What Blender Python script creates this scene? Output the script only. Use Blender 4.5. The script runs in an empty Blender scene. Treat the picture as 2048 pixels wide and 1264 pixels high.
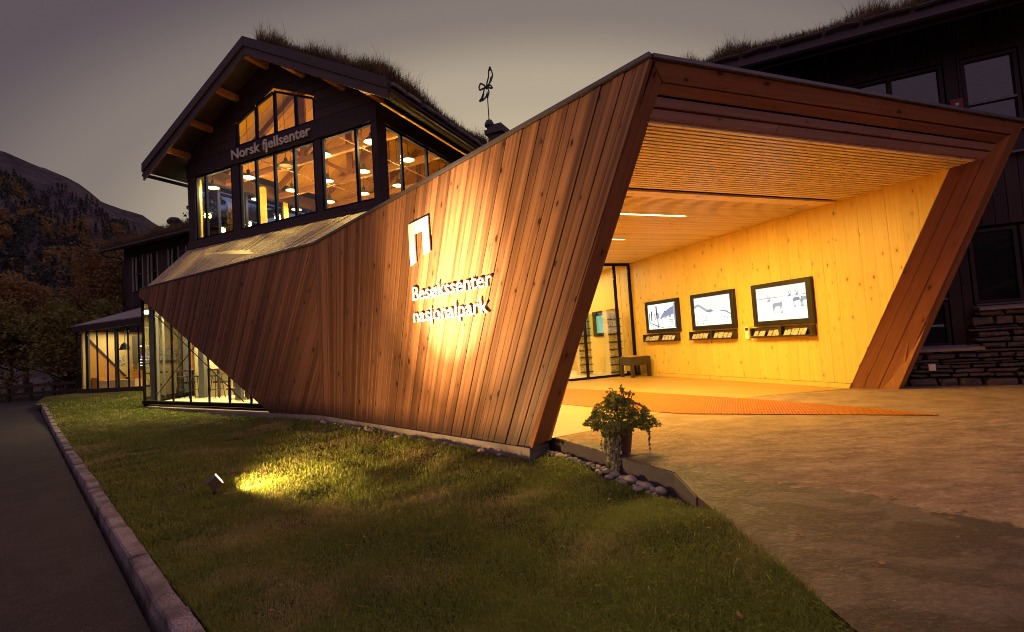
import bpy, bmesh, math, random
import numpy as np
from mathutils import Vector, Matrix
random.seed(7); rng = np.random.default_rng(11)
scene = bpy.context.scene
C = scene.collection
V = lambda *a: Vector(a)

# ------------------------------------------------------------------ camera, sky, exposure
cam_d = bpy.data.cameras.new('camera'); cam = bpy.data.objects.new('camera', cam_d); C.objects.link(cam)
cam_d.sensor_width = 36; cam_d.lens = 17.45; cam_d.clip_start = .05; cam_d.clip_end = 6000
_r = V(.99788, .00335, -.06497); _u = V(.06505, -.0514, .99656); _f = V(0, .99867, .05151)
cam.matrix_world = Matrix(((_r.x, _u.x, -_f.x, 0), (_r.y, _u.y, -_f.y, 0), (_r.z, _u.z, -_f.z, 1.15), (0, 0, 0, 1)))
scene.camera = cam
vs = scene.view_settings
scene.display_settings.display_device = 'sRGB'
vs.view_transform = 'Standard'; vs.look = 'None'; vs.gamma = 1; vs.exposure = .16; vs.use_curve_mapping = False
cy = scene.cycles
cy.use_denoising = True; cy.max_bounces = 7; cy.diffuse_bounces = 4; cy.glossy_bounces = 3
cy.transmission_bounces = 4; cy.transparent_max_bounces = 12; cy.sample_clamp_indirect = 4; cy.sample_clamp_direct = 0
cy.filter_width = 1.0; cy.caustics_reflective = False; cy.caustics_refractive = False

world = bpy.data.worlds.new('World'); scene.world = world; world.use_nodes = True
def build_world():
    nt = world.node_tree; N = nt.nodes; L = nt.links; N.clear()
    out = N.new('ShaderNodeOutputWorld'); bg = N.new('ShaderNodeBackground'); L.new(bg.outputs[0], out.inputs[0])
    tc = N.new('ShaderNodeTexCoord')
    def math_(op, a, b=None, c=None):
        n = N.new('ShaderNodeMath'); n.operation = op
        for i, v in enumerate((a, b, c)):
            if v is None: continue
            if isinstance(v, (int, float)): n.inputs[i].default_value = v
            else: L.new(v, n.inputs[i])
        return n.outputs[0]
    sx = N.new('ShaderNodeSeparateXYZ'); L.new(tc.outputs['Generated'], sx.inputs[0])
    el = math_('ARCSINE', sx.outputs[2])
    az = math_('ARCTAN2', sx.outputs[0], sx.outputs[1])
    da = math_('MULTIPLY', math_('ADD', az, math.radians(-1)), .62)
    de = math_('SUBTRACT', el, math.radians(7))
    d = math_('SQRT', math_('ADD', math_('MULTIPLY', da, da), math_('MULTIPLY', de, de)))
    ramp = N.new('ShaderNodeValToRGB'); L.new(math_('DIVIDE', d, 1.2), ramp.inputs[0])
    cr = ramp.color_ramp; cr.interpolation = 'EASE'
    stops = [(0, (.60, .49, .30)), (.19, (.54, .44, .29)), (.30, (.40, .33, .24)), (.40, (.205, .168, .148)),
             (.50, (.100, .075, .088)), (.62, (.115, .084, .108)), (.80, (.23, .162, .225)), (1, (.27, .187, .27))]  # last stops: unseen sky behind and overhead, brightened to light the lawn
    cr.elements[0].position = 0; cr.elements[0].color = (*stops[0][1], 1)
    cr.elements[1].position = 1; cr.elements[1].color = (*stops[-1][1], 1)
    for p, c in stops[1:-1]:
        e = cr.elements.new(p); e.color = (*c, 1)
    # physical dusk sky, sun just under the horizon, adds its faint own gradient
    sky = N.new('ShaderNodeTexSky'); sky.sky_type = 'NISHITA'; sky.sun_disc = False
    sky.sun_elevation = math.radians(-2); sky.sun_rotation = math.radians(-1)
    mul = N.new('ShaderNodeVectorMath'); mul.operation = 'SCALE'; L.new(sky.outputs[0], mul.inputs[0]); mul.inputs['Scale'].default_value = .02
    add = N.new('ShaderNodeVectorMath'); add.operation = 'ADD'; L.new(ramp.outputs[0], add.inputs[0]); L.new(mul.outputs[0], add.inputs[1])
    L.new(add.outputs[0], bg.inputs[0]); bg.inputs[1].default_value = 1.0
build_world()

# ------------------------------------------------------------------ helpers
def tag(o, label=None, cat=None, group=None, kind=None):
    if label: o['label'] = label
    if cat: o['category'] = cat
    if group: o['group'] = group
    if kind: o['kind'] = kind
    return o
def empty(name, loc=(0, 0, 0), parent=None):
    o = bpy.data.objects.new(name, None); C.objects.link(o); o.location = loc; o.empty_display_size = .1
    if parent is not None: o.parent = parent
    return o
def origin_of(o):
    p = V(0, 0, 0)
    while o is not None:
        p = p + Vector(o.location); o = o.parent
    return p
class MB:
    """collects polygons in world metres"""
    def __init__(s): s.v = []; s.f = []
    def poly(s, pts):
        i = len(s.v); s.v += [tuple(p) for p in pts]; s.f.append(tuple(range(i, i + len(pts))))
    def prism(s, pts, ext):
        """closed solid: polygon pts swept by vector ext"""
        pts = [Vector(p) for p in pts]; ext = Vector(ext); n = len(pts); i = len(s.v)
        nn = V(0, 0, 0)
        for k in range(n): nn += pts[k].cross(pts[(k + 1) % n])
        if nn.dot(ext) > 0: pts.reverse()
        s.v += [tuple(p) for p in pts] + [tuple(p + ext) for p in pts]
        s.f.append(tuple(range(i, i + n))); s.f.append(tuple(range(i + 2 * n - 1, i + n - 1, -1)))
        for k in range(n):
            k2 = (k + 1) % n; s.f.append((i + k2, i + k, i + n + k, i + n + k2))
    def box(s, a, b): 
        (x0, y0, z0), (x1, y1, z1) = a, b
        s.prism([(x0, y0, z0), (x1, y0, z0), (x1, y1, z0), (x0, y1, z0)], (0, 0, z1 - z0))
    def bar(s, a, b, w, h, up=(0, 0, 1)):
        a = Vector(a); b = Vector(b); d = (b - a).normalized(); up = Vector(up)
        if abs(d.dot(up)) > .98: up = V(1, 0, 0)
        x = d.cross(up).normalized() * w / 2; y = x.cross(d).normalized() * h / 2
        s.prism([a - x - y, a + x - y, a + x + y, a - x + y], b - a)
    def tube(s, pts, r, n=8, r2=None):
        pts = [Vector(p) for p in pts]; i0 = len(s.v); m = len(pts)
        for k, p in enumerate(pts):
            d = (pts[min(k + 1, m - 1)] - pts[max(k - 1, 0)]).normalized()
            a = d.cross(V(0, 0, 1)); a = a.normalized() if a.length > .05 else V(1, 0, 0); b = d.cross(a)
            rr = r if r2 is None else r + (r2 - r) * k / (m - 1)
            for j in range(n):
                t = 2 * math.pi * j / n; s.v.append(tuple(p + (a * math.cos(t) + b * math.sin(t)) * rr))
        for k in range(m - 1):
            for j in range(n):
                a0 = i0 + k * n + j; a1 = i0 + k * n + (j + 1) % n
                s.f.append((a0, a0 + n, a1 + n, a1))
        s.f.append(tuple(range(i0, i0 + n))); s.f.append(tuple(range(i0 + m * n - 1, i0 + (m - 1) * n - 1, -1)))
    def lathe(s, c, prof, n=20):
        c = Vector(c); i0 = len(s.v); m = len(prof)
        for r, z in prof:
            for j in range(n):
                t = 2 * math.pi * j / n; s.v.append((c.x + r * math.cos(t), c.y + r * math.sin(t), c.z + z))
        for k in range(m - 1):
            for j in range(n):
                a0 = i0 + k * n + j; a1 = i0 + k * n + (j + 1) % n; s.f.append((a0, a1, a1 + n, a0 + n))
    def build(s, name, m, parent=None, smooth=False, loc=None):
        """ONE mesh object; local origin at loc (or the parent's place)"""
        o0 = origin_of(parent) if parent is not None else V(0, 0, 0)
        base = Vector(loc) if loc is not None else o0
        me = bpy.data.meshes.new(name)
        me.from_pydata([tuple(Vector(v) - base) for v in s.v], [], s.f)
        o = bpy.data.objects.new(name, me); C.objects.link(o); me.materials.append(m)
        if parent is not None: o.parent = parent; o.location = base - o0
        else: o.location = base
        if smooth:
            for p in me.polygons: p.use_smooth = True
        return o
def plank(pts, xdir, nrm, thick, mat, parent, name='plank', chamf=.004, gap=.003, off=0.0):
    """a single board: outline pts (front face), grain along local x, front along local z, edges eased"""
    x = Vector(xdir).normalized(); z = Vector(nrm).normalized(); z = (z - x * z.dot(x)).normalized(); y = z.cross(x)
    pts = [Vector(p) for p in pts]; c = sum(pts, V(0, 0, 0)) / len(pts)
    L = [V((p - c).dot(x), (p - c).dot(y), (p - c).dot(z)) for p in pts]
    area = sum(L[i].x * L[(i + 1) % len(L)].y - L[(i + 1) % len(L)].x * L[i].y for i in range(len(L)))
    if area < 0: L.reverse()
    n = len(L); ymin = min(p.y for p in L); ymax = max(p.y for p in L)
    xmin = min(p.x for p in L); xmax = max(p.x for p in L)
    def inset(p, d):
        sx = max(-1, min(1, 2 * (p.x - xmin) / (xmax - xmin) - 1)); sy = -1 if p.y < (ymin + ymax) / 2 else 1
        return V(p.x - (1 if sx > 0 else -1) * d, p.y - sy * d, p.z)
    g = [inset(p, gap) for p in L]; f = [inset(p, gap + chamf) for p in L]
    vs_ = [(p.x, p.y, p.z - thick + off) for p in g] + [(p.x, p.y, p.z - chamf + off) for p in g] + [(p.x, p.y, p.z + off) for p in f]
    fs = [tuple(range(n - 1, -1, -1)), tuple(range(2 * n, 3 * n))]
    for r in (0, n):
        for k in range(n): fs.append((r + k, r + (k + 1) % n, r + n + (k + 1) % n, r + n + k))
    me = bpy.data.meshes.new(name); me.from_pydata(vs_, [], fs); me.materials.append(mat)
    o = bpy.data.objects.new(name, me); C.objects.link(o)
    M = Matrix(((x.x, y.x, z.x, c.x), (x.y, y.y, z.y, c.y), (x.z, y.z, z.z, c.z), (0, 0, 0, 1)))
    if parent is not None:
        o.parent = parent; b = origin_of(parent); M = Matrix.Translation(-b) @ M
    o.matrix_local = M
    return o
def clip(poly, n, d):
    """keep the side n.p <= d of a 2-D polygon"""
    out = []
    for i in range(len(poly)):
        a = poly[i]; b = poly[(i + 1) % len(poly)]; da = n[0] * a[0] + n[1] * a[1] - d; db = n[0] * b[0] + n[1] * b[1] - d
        if da <= 0: out.append(a)
        if (da < 0 < db) or (db < 0 < da):
            t = da / (da - db); out.append((a[0] + t * (b[0] - a[0]), a[1] + t * (b[1] - a[1])))
    return out
def lerp(a, b, t): return Vector(a) * (1 - t) + Vector(b) * t

# ------------------------------------------------------------------ materials
class NT:
    def __init__(s, name):
        s.m = bpy.data.materials.new(name); s.m.use_nodes = True; s.t = s.m.node_tree; s.N = s.t.nodes; s.L = s.t.links
        s.N.clear(); s.out = s.N.new('ShaderNodeOutputMaterial')
    def n(s, typ, **kw):
        n = s.N.new(typ)
        for k, v in kw.items(): setattr(n, k, v)
        return n
    def put(s, sock, v):
        if isinstance(v, bpy.types.NodeSocket): s.L.new(v, sock)
        elif isinstance(v, (tuple, list)) and len(v) == 3 and sock.type == 'RGBA': sock.default_value = (*v, 1)
        else: sock.default_value = v
    def math(s, op, a, b=None, clamp=False):
        n = s.n('ShaderNodeMath', operation=op, use_clamp=clamp); s.put(n.inputs[0], a)
        if b is not None: s.put(n.inputs[1], b)
        return n.outputs[0]
    def mix(s, f, a, b, mode='MIX'):
        n = s.n('ShaderNodeMix', data_type='RGBA', blend_type=mode); s.put(n.inputs[0], f); s.put(n.inputs[6], a); s.put(n.inputs[7], b); return n.outputs[2]
    def ramp(s, f, stops):
        n = s.n('ShaderNodeValToRGB'); s.put(n.inputs[0], f); e = n.color_ramp.elements
        for i, (p, c) in enumerate(stops):
            if i < 2: e[i].position = p; q = e[i]
            else: q = e.new(p)
            if not isinstance(c, (tuple, list)): c = (c, c, c)
            q.color = (*c, 1)
        return n.outputs[0]
    def noise(s, vec, scale, detail=4, rough=.5, dist=0):
        n = s.n('ShaderNodeTexNoise'); s.put(n.inputs['Vector'], vec); n.inputs['Scale'].default_value = scale
        n.inputs['Detail'].default_value = detail; n.inputs['Roughness'].default_value = rough; n.inputs['Distortion'].default_value = dist
        return n.outputs[0]
    def mapping(s, vec, scale=(1, 1, 1), loc=(0, 0, 0)):
        n = s.n('ShaderNodeMapping'); s.put(n.inputs[0], vec); s.put(n.inputs['Scale'], scale); s.put(n.inputs['Location'], loc); return n.outputs[0]
    def bsdf(s, color, rough=.6, metal=0, bump=None, bstr=.3, bdist=.01, spec=.5, emit=None, estr=0, trans=0):
        b = s.n('ShaderNodeBsdfPrincipled'); s.put(b.inputs['Base Color'], color); s.put(b.inputs['Roughness'], rough)
        b.inputs['Metallic'].default_value = metal; b.inputs['Specular IOR Level'].default_value = spec
        if emit is not None: s.put(b.inputs['Emission Color'], emit); b.inputs['Emission Strength'].default_value = estr
        if bump is not None:
            k = s.n('ShaderNodeBump'); s.put(k.inputs['Height'], bump); k.inputs['Strength'].default_value = bstr; k.inputs['Distance'].default_value = bdist
            s.L.new(k.outputs[0], b.inputs['Normal'])
        s.L.new(b.outputs[0], s.out.inputs[0]); return s.m
def obj_coord(t): return t.n('ShaderNodeTexCoord').outputs['Object']

def wood(name, c1, c2, knot, knots=.5, vary=.25, rough=.55, grain=1.0, kscale=1.0, bstr=.25, weather=None, spec=.4, stripes=0, kbig=1.0, dirt=False):
    t = NT(name); oc = obj_coord(t); oi = t.n('ShaderNodeObjectInfo')
    seed = t.n('ShaderNodeCombineXYZ'); r = oi.outputs['Random']
    t.put(seed.inputs[0], t.math('MULTIPLY', r, 731.)); t.put(seed.inputs[1], t.math('MULTIPLY', r, 317.)); t.put(seed.inputs[2], t.math('MULTIPLY', r, 97.))
    va = t.n('ShaderNodeVectorMath', operation='ADD'); t.put(va.inputs[0], oc); t.put(va.inputs[1], seed.outputs[0]); vec = va.outputs[0]
    # knots: sparse round cells that bend the grain
    kv = t.mapping(vec, (3.4 * kscale, 6.8 * kscale, .01))
    vo = t.n('ShaderNodeTexVoronoi'); t.put(vo.inputs['Vector'], kv); vo.inputs['Scale'].default_value = 1
    sp = t.n('ShaderNodeSeparateColor'); t.put(sp.inputs[0], vo.outputs['Color'])
    has = t.math('LESS_THAN', sp.outputs[0], knots)
    size = t.math('ADD', t.math('MULTIPLY', sp.outputs[1], .10 * kbig), .08 * kbig)
    dn = t.math('DIVIDE', vo.outputs['Distance'], size)
    kmask = t.math('MULTIPLY', t.ramp(dn, [(0, 1), (1.0, 0), (.62, .95)]), has)
    halo = t.math('MULTIPLY', t.ramp(t.math('MULTIPLY', dn, .35), [(0, 1), (1, 0), (.35, .6)]), has)
    bend = t.n('ShaderNodeVectorMath', operation='ADD'); t.put(bend.inputs[0], vec)
    cb = t.n('ShaderNodeCombineXYZ'); t.put(cb.inputs[1], t.math('MULTIPLY', halo, .03)); t.put(bend.inputs[1], cb.outputs[0])
    g = t.noise(t.mapping(bend.outputs[0], (1.1 * grain, 42 * grain, 6)), 1, 5, .62, .35)
    g2 = t.noise(t.mapping(bend.outputs[0], (4 * grain, 170 * grain, 9)), 1, 3, .6)
    big = t.noise(t.mapping(vec, (.7, 3, 1)), 1.4, 3, .5)
    f = t.math('ADD', t.math('MULTIPLY', g, .75), t.math('MULTIPLY', g2, .25))
    col = t.ramp(f, [(.33, c2), (.66, c1)])
    col = t.mix(t.math('MULTIPLY', t.ramp(big, [(.35, 0), (.7, 1)]), .35), col, t.mix(.5, col, c2))
    if weather is not None:
        w = t.noise(t.mapping(vec, (.35, 5, 1)), 1.2, 4, .6)
        col = t.mix(t.ramp(w, [(.42, 0), (.68, .75)]), col, weather)
    if stripes:
        sn = t.noise(t.mapping(vec, (.12, 17, 1)), 1, 2, .5)
        col = t.mix(stripes, col, t.mix(t.ramp(sn, [(.38, 0), (.62, 1)]), t.mix(.55, c2, knot), c1))
    hv = t.n('ShaderNodeHueSaturation'); t.put(hv.inputs['Color'], col)
    t.put(hv.inputs['Value'], t.math('ADD', t.math('MULTIPLY', r, 2 * vary), 1 - vary)); t.put(hv.inputs['Saturation'], t.math('ADD', t.math('MULTIPLY', sp.outputs[2], .0), .98))
    col = t.mix(t.math('MULTIPLY', halo, .35), hv.outputs[0], knot)
    col = t.mix(kmask, col, knot)
    if dirt:    # splash dirt and damp along the foot of the wall
        gp_ = t.n('ShaderNodeNewGeometry'); sz = t.n('ShaderNodeSeparateXYZ'); t.put(sz.inputs[0], gp_.outputs['Position'])
        dn_ = t.math('ADD', sz.outputs[2], t.math('MULTIPLY', g, .30)); col = t.mix(t.ramp(dn_, [(.14, .85), (.42, 0)]), col, (.045, .024, .022))
    h = t.math('SUBTRACT', t.math('MULTIPLY', f, 1.0), t.math('MULTIPLY', kmask, .9))
    return t.bsdf(col, rough, bump=h, bstr=bstr, bdist=.004, spec=spec)
def plain(name, c, rough=.6, metal=0, nscale=8, vary=.2, bstr=.1, spec=.5, bdist=.01):
    t = NT(name); oc = obj_coord(t); n = t.noise(oc, nscale, 5, .6)
    col = t.mix(n, tuple(x * (1 - vary) for x in c), tuple(min(1, x * (1 + vary)) for x in c))
    return t.bsdf(col, rough, metal, bump=n, bstr=bstr, bdist=bdist, spec=spec)
def emis(name, c, s):
    t = NT(name); e = t.n('ShaderNodeEmission'); t.put(e.inputs[0], c); e.inputs[1].default_value = s; t.L.new(e.outputs[0], t.out.inputs[0]); return t.m
def glass(name, tint=(1, 1, 1), refl=.08, rmax=.6):
    t = NT(name); tr = t.n('ShaderNodeBsdfTransparent'); t.put(tr.inputs[0], tint); gl = t.n('ShaderNodeBsdfGlossy'); gl.inputs['Roughness'].default_value = .015
    lw = t.n('ShaderNodeLayerWeight'); lw.inputs[0].default_value = .35
    f = t.math('ADD', t.math('MULTIPLY', t.math('POWER', lw.outputs['Facing'], 3), rmax - refl), refl)
    mx = t.n('ShaderNodeMixShader'); t.put(mx.inputs[0], f); t.L.new(tr.outputs[0], mx.inputs[1]); t.L.new(gl.outputs[0], mx.inputs[2]); t.L.new(mx.outputs[0], t.out.inputs[0]); return t.m

M = {}
M['clad'] = wood('larch_cladding', (.395, .172, .074), (.175, .070, .030), (.045, .015, .008), dirt=True, knots=.6, vary=.28, rough=.5, bstr=.5, stripes=.5, kbig=1.1)
M['clad_roof'] = wood('weathered_roof_boards', (.60, .45, .26), (.38, .26, .14), (.14, .07, .03), knots=.3, vary=.22, rough=.65, weather=(.38, .32, .25))
M['grey_roof'] = wood('grey_roof_boards', (.34, .29, .27), (.24, .20, .19), (.14, .10, .09), knots=.2, vary=.15, rough=.7)
M['reveal'] = wood('stained_pine_boards', (.44, .175, .065), (.29, .098, .036), (.08, .022, .01), knots=.66, vary=.16, rough=.45)
M['pine'] = wood('pale_pine_panel', (.86, .60, .16), (.72, .46, .11), (.30, .10, .025), knots=.62, vary=.06, rough=.42, kscale=1.35, bstr=.06)
M['slat'] = wood('pine_ceiling_slat', (.90, .74, .46), (.78, .60, .34), (.34, .18, .08), knots=.4, vary=.12, rough=.38, bstr=.1, spec=.6)
M['int_wood'] = wood('interior_orange_pine', (.64, .33, .062), (.47, .22, .04), (.22, .07, .02), knots=.45, vary=.1, rough=.5, bstr=.1)
M['beam'] = wood('brown_roof_beam', (.20, .075, .018), (.12, .045, .012), (.05, .015, .006), knots=.4, vary=.12, rough=.5)
M['int_pale'] = wood('interior_birch_wall', (.78, .62, .30), (.68, .51, .23), (.5, .33, .14), knots=.1, vary=.05, rough=.5, bstr=.05)
M['dark'] = wood('dark_stained_boards', (.055, .026, .022), (.032, .014, .014), (.015, .006, .006), knots=.3, vary=.3, rough=.62, bstr=.4)
M['barge'] = wood('tarred_bargeboard', (.075, .043, .043), (.047, .026, .028), (.02, .01, .01), knots=.3, vary=.2, rough=.6, bstr=.4)
M['dark2'] = plain('dark_soffit', (.022, .012, .012), .8)
M['blue'] = plain('blue_window_frame', (.008, .014, .055), .8, vary=.15, spec=.1)
M['steel'] = plain('dark_brown_steel', (.045, .028, .026), .4, .6, vary=.1, bstr=.02)
M['mullion'] = plain('black_mullion', (.012, .009, .009), .8, vary=.1, spec=.1)
M['column'] = plain('grey_column_paint', (.085, .08, .078), .5, vary=.08)
M['cap'] = plain('lead_flashing', (.16, .13, .14), .42, .5, nscale=20, vary=.2)
M['white'] = plain('white_painted_metal', (.82, .78, .70), .4, vary=.03, bstr=.02)
M['signw'] = plain('pale_sign_letters', (.86, .76, .72), .5, vary=.03, bstr=.02)
M['wframe'] = plain('greyed_window_paint', (.30, .25, .25), .6, vary=.1)
M['black'] = plain('black_plastic', (.014, .012, .014), .35, vary=.1, bstr=.02)
M['tray'] = plain('dark_tray_metal', (.035, .025, .025), .4, vary=.1)
M['glass'] = glass('clear_glass', (.97, .98, .96), .05, .5)
M['glass_hall'] = glass('hall_window_glass', (.95, .95, .97), .03, .28)
M['glass_blue'] = glass('blue_tinted_glass', (.42, .60, .95), .04, .3)
M['glass_dark'] = glass('dark_room_glass', (.30, .28, .32), .11, .6)
M['strip'] = emis('warm_light_strip', (1, .80, .34), 9)
M['bulb'] = emis('lamp_diffuser', (1, .86, .36), 4.0)
M['lamp_metal'] = plain('enamel_lamp_shade', (.06, .05, .045), .35, .3)
M['wallpaper_cream'] = plain('cream_wall', (.72, .62, .38), .7, vary=.04)

def mk_concrete():
    t = NT('worn_concrete'); oc = obj_coord(t)
    base = t.noise(oc, .9, 6, .6); fine = t.noise(oc, 38, 6, .75); mid = t.noise(t.mapping(oc, (1, 1.3, 1)), 2.2, 7, .68, .3)
    sx = t.n('ShaderNodeSeparateXYZ'); t.put(sx.inputs[0], oc)
    # a damp smooth area near the lawn corner; beyond it a worn sandy crust with a ragged edge
    w = t.math('MULTIPLY', t.math('SUBTRACT', t.math('ADD', sx.outputs[1], t.math('MULTIPLY', sx.outputs[0], 1.47)), 6.45), .62)
    w = t.math('ADD', w, t.math('MULTIPLY', t.math('SUBTRACT', mid, .5), 1.7))
    dry = t.ramp(w, [(-.0, 0), (.05, 1)])
    damp = t.mix(t.ramp(base, [(.38, 0), (.62, 1)]), (.072, .043, .045), (.110, .068, .065))
    blot = t.ramp(t.noise(t.mapping(oc, (1, 1.5, 1), (3, 1, 0)), 1.9, 5, .55, .5), [(.50, 0), (.56, .85)])
    damp = t.mix(blot, damp, t.mix(fine, (.14, .095, .088), (.26, .18, .155)))
    streak = t.ramp(t.noise(t.mapping(oc, (1.0, 2.0, 1)), 2.3, 9, .78, .25), [(.38, 0), (.60, 1)])
    crust = t.ramp(t.noise(t.mapping(oc, (1, 1.7, 1)), 11, 8, .82), [(.46, 0), (.54, 1)])
    drycol = t.mix(streak, (.22, .128, .092), (.47, .295, .205))
    drycol = t.mix(t.math('MULTIPLY', crust, .55), drycol, t.mix(streak, (.28, .17, .12), (.62, .43, .30)))
    sm = t.math('SUBTRACT', t.math('ADD', sx.outputs[1], t.math('MULTIPLY', sx.outputs[0], -.12)), 4.95)
    sm = t.ramp(t.math('ADD', sm, t.math('MULTIPLY', t.math('SUBTRACT', mid, .5), 2.0)), [(0, 0), (.5, 1)])
    smooth = t.mix(t.ramp(mid, [(.42, 0), (.60, 1)]), (.34, .20, .11), (.52, .33, .18))
    col = t.mix(dry, damp, drycol); col = t.mix(t.math('MULTIPLY', sm, .8), col, smooth)
    col = t.mix(.35, col, t.mix(fine, (.06, .04, .035), col))
    grit = t.ramp(t.noise(oc, 85, 3, .8), [(.60, 0), (.66, .55)]); col = t.mix(grit, col, (.48, .36, .29))
    rough = t.math('ADD', .55, t.math('MULTIPLY', dry, .3))
    h = t.math('ADD', t.math('MULTIPLY', fine, .5), t.math('ADD', t.math('MULTIPLY', crust, .5), t.math('MULTIPLY', streak, .4)))
    return t.bsdf(col, rough, bump=h, bstr=.7, bdist=.012, spec=.35)
M['concrete'] = mk_concrete()
def mk_floor():
    t = NT('polished_floor'); oc = obj_coord(t); n = t.noise(oc, 1.3, 5, .6); f = t.noise(oc, 30, 4, .6)
    col = t.mix(t.ramp(n, [(.3, 0), (.7, 1)]), (.40, .225, .06), (.50, .285, .08))
    return t.bsdf(col, .42, bump=f, bstr=.05, bdist=.003, spec=.5)
M['floor'] = mk_floor()
def mk_asphalt():
    t = NT('asphalt'); oc = obj_coord(t); n = t.noise(oc, 90, 4, .7); b = t.noise(oc, 1.1, 4, .6)
    col = t.mix(t.ramp(n, [(.35, 0), (.75, 1)]), (.016, .012, .016), (.085, .060, .062)); col = t.mix(t.ramp(b, [(.4, 0), (.7, .4)]), col, (.055, .036, .040))
    gr = t.ramp(t.noise(oc, 55, 3, .8), [(.58, 0), (.64, .7)]); col = t.mix(gr, col, (.17, .125, .12)); cr_ = t.ramp(t.noise(oc, 2.6, 8, .75), [(.48, 0), (.52, .45)]); col = t.mix(cr_, col, (.022, .016, .02))
    return t.bsdf(col, .8, bump=n, bstr=.8, bdist=.01, spec=.3)
M['asphalt'] = mk_asphalt()
def mk_granite():
    t = NT('granite_kerb'); oc = obj_coord(t); n = t.noise(oc, 130, 3, .8); b = t.noise(oc, 4, 4, .6)
    col = t.ramp(n, [(.38, (.09, .07, .074)), (.66, (.60, .50, .47)), (.5, (.34, .27, .26))]); col = t.mix(t.ramp(b, [(.42, 0), (.62, .75)]), col, (.085, .060, .05))
    return t.bsdf(col, .8, bump=t.noise(oc, 60, 4, .7), bstr=.7, bdist=.01, spec=.3)
M['granite'] = mk_granite()
def mk_plinth():
    t = NT('plinth_concrete'); oc = obj_coord(t); n = t.noise(oc, 3, 6, .65); f = t.noise(oc, 50, 3, .7)
    col = t.mix(t.ramp(n, [(.35, 0), (.7, 1)]), (.22, .17, .15), (.36, .29, .25))
    return t.bsdf(col, .85, bump=f, bstr=.35, bdist=.005, spec=.3)
M['plinth'] = mk_plinth()
M['plinth_dark'] = plain('shaded_concrete_face', (.085, .066, .074), .8, nscale=14, vary=.35, bstr=.4)  # darker concrete for the step face; its shade is put into the colour
def mk_soil():
    t = NT('lawn_soil'); oc = obj_coord(t); n = t.noise(oc, 2.2, 6, .65); f = t.noise(oc, 45, 5, .75)
    col = t.mix(t.ramp(n, [(.38, 0), (.62, 1)]), (.06, .072, .02), (.13, .09, .04)); col = t.mix(t.ramp(f, [(.4, 0), (.8, .8)]), col, (.10, .085, .030))
    return t.bsdf(col, .95, bump=f, bstr=1, bdist=.03, spec=.1)
M['soil'] = mk_soil()
def mk_blade(name, green, green2, dry, lo=.44, hi=.60, sc=.9, fine=.35):
    t = NT(name); oc = obj_coord(t); n = t.noise(oc, sc, 5, .6); n2 = t.noise(oc, 90, 2, .7)
    w = t.math('ADD', n, t.math('MULTIPLY', t.math('SUBTRACT', n2, .5), fine))
    col = t.ramp(w, [(lo, green), (hi, dry)]); col = t.mix(t.ramp(n2, [(.35, 0), (.7, 1)]), col, t.mix(.5, col, green2))
    b = t.n('ShaderNodeBsdfPrincipled'); t.put(b.inputs['Base Color'], col); b.inputs['Roughness'].default_value = .6; b.inputs['Specular IOR Level'].default_value = .25
    tr = t.n('ShaderNodeBsdfTranslucent'); t.put(tr.inputs[0], col); mx = t.n('ShaderNodeMixShader'); mx.inputs[0].default_value = .25
    t.L.new(b.outputs[0], mx.inputs[1]); t.L.new(tr.outputs[0], mx.inputs[2]); t.L.new(mx.outputs[0], t.out.inputs[0]); return t.m
M['grass'] = mk_blade('lawn_grass', (.19, .225, .035), (.37, .38, .08), (.52, .39, .17), .50, .68)
M['sod'] = mk_blade('roof_grass', (.15, .095, .045), (.22, .14, .07), (.26, .14, .085), .4, .6, 1.2)
M['leaf'] = mk_blade('pot_leaves', (.17, .20, .05), (.34, .33, .09), (.28, .22, .09), .5, .75, 9, .6)
M['ivy'] = mk_blade('variegated_ivy', (.32, .31, .19), (.62, .56, .42), (.5, .44, .32), .45, .6, 30, .7)
M['turf'] = plain('sod_turf', (.05, .032, .02), .95, nscale=14, vary=.5, bstr=1, bdist=.05)
M['orange_leaf'] = mk_blade('autumn_foliage', (.29, .155, .055), (.38, .21, .075), (.20, .14, .05), .42, .6, .2, .2)
M['olive_leaf'] = mk_blade('olive_foliage', (.22, .175, .05), (.30, .23, .06), (.30, .18, .055), .45, .62, .3, .2)
M['conifer'] = mk_blade('conifer_foliage', (.055, .060, .064), (.075, .080, .075), (.10, .085, .065), .45, .62, .1, .2)
M['bark'] = plain('tree_bark', (.07, .05, .04), .9, nscale=20, vary=.4, bstr=.6)
M['stone'] = None
def mk_stone():
    t = NT('slate_stone'); oc = obj_coord(t); oi = t.n('ShaderNodeObjectInfo'); n = t.noise(oc, 12, 6, .7); s = t.noise(t.mapping(oc, (2, 2, 16)), 2, 4, .6)
    col = t.mix(t.ramp(n, [(.35, 0), (.7, 1)]), (.075, .054, .056), (.20, .145, .13))
    col = t.mix(t.math('MULTIPLY', oi.outputs['Random'], .6), col, (.15, .095, .075)); 
    return t.bsdf(col, .75, bump=t.math('ADD', n, s), bstr=.7, bdist=.012, spec=.35)
M['stone'] = mk_stone()
def mk_pebble():
    t = NT('river_pebble'); oc = obj_coord(t); oi = t.n('ShaderNodeObjectInfo'); n = t.noise(oc, 30, 4, .7)
    col = t.mix(n, (.22, .18, .16), (.42, .36, .31)); col = t.mix(t.math('MULTIPLY', oi.outputs['Random'], .5), col, (.40, .31, .24))
    return t.bsdf(col, .7, bump=n, bstr=.3, bdist=.004)
M['pebble'] = mk_pebble()
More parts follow.
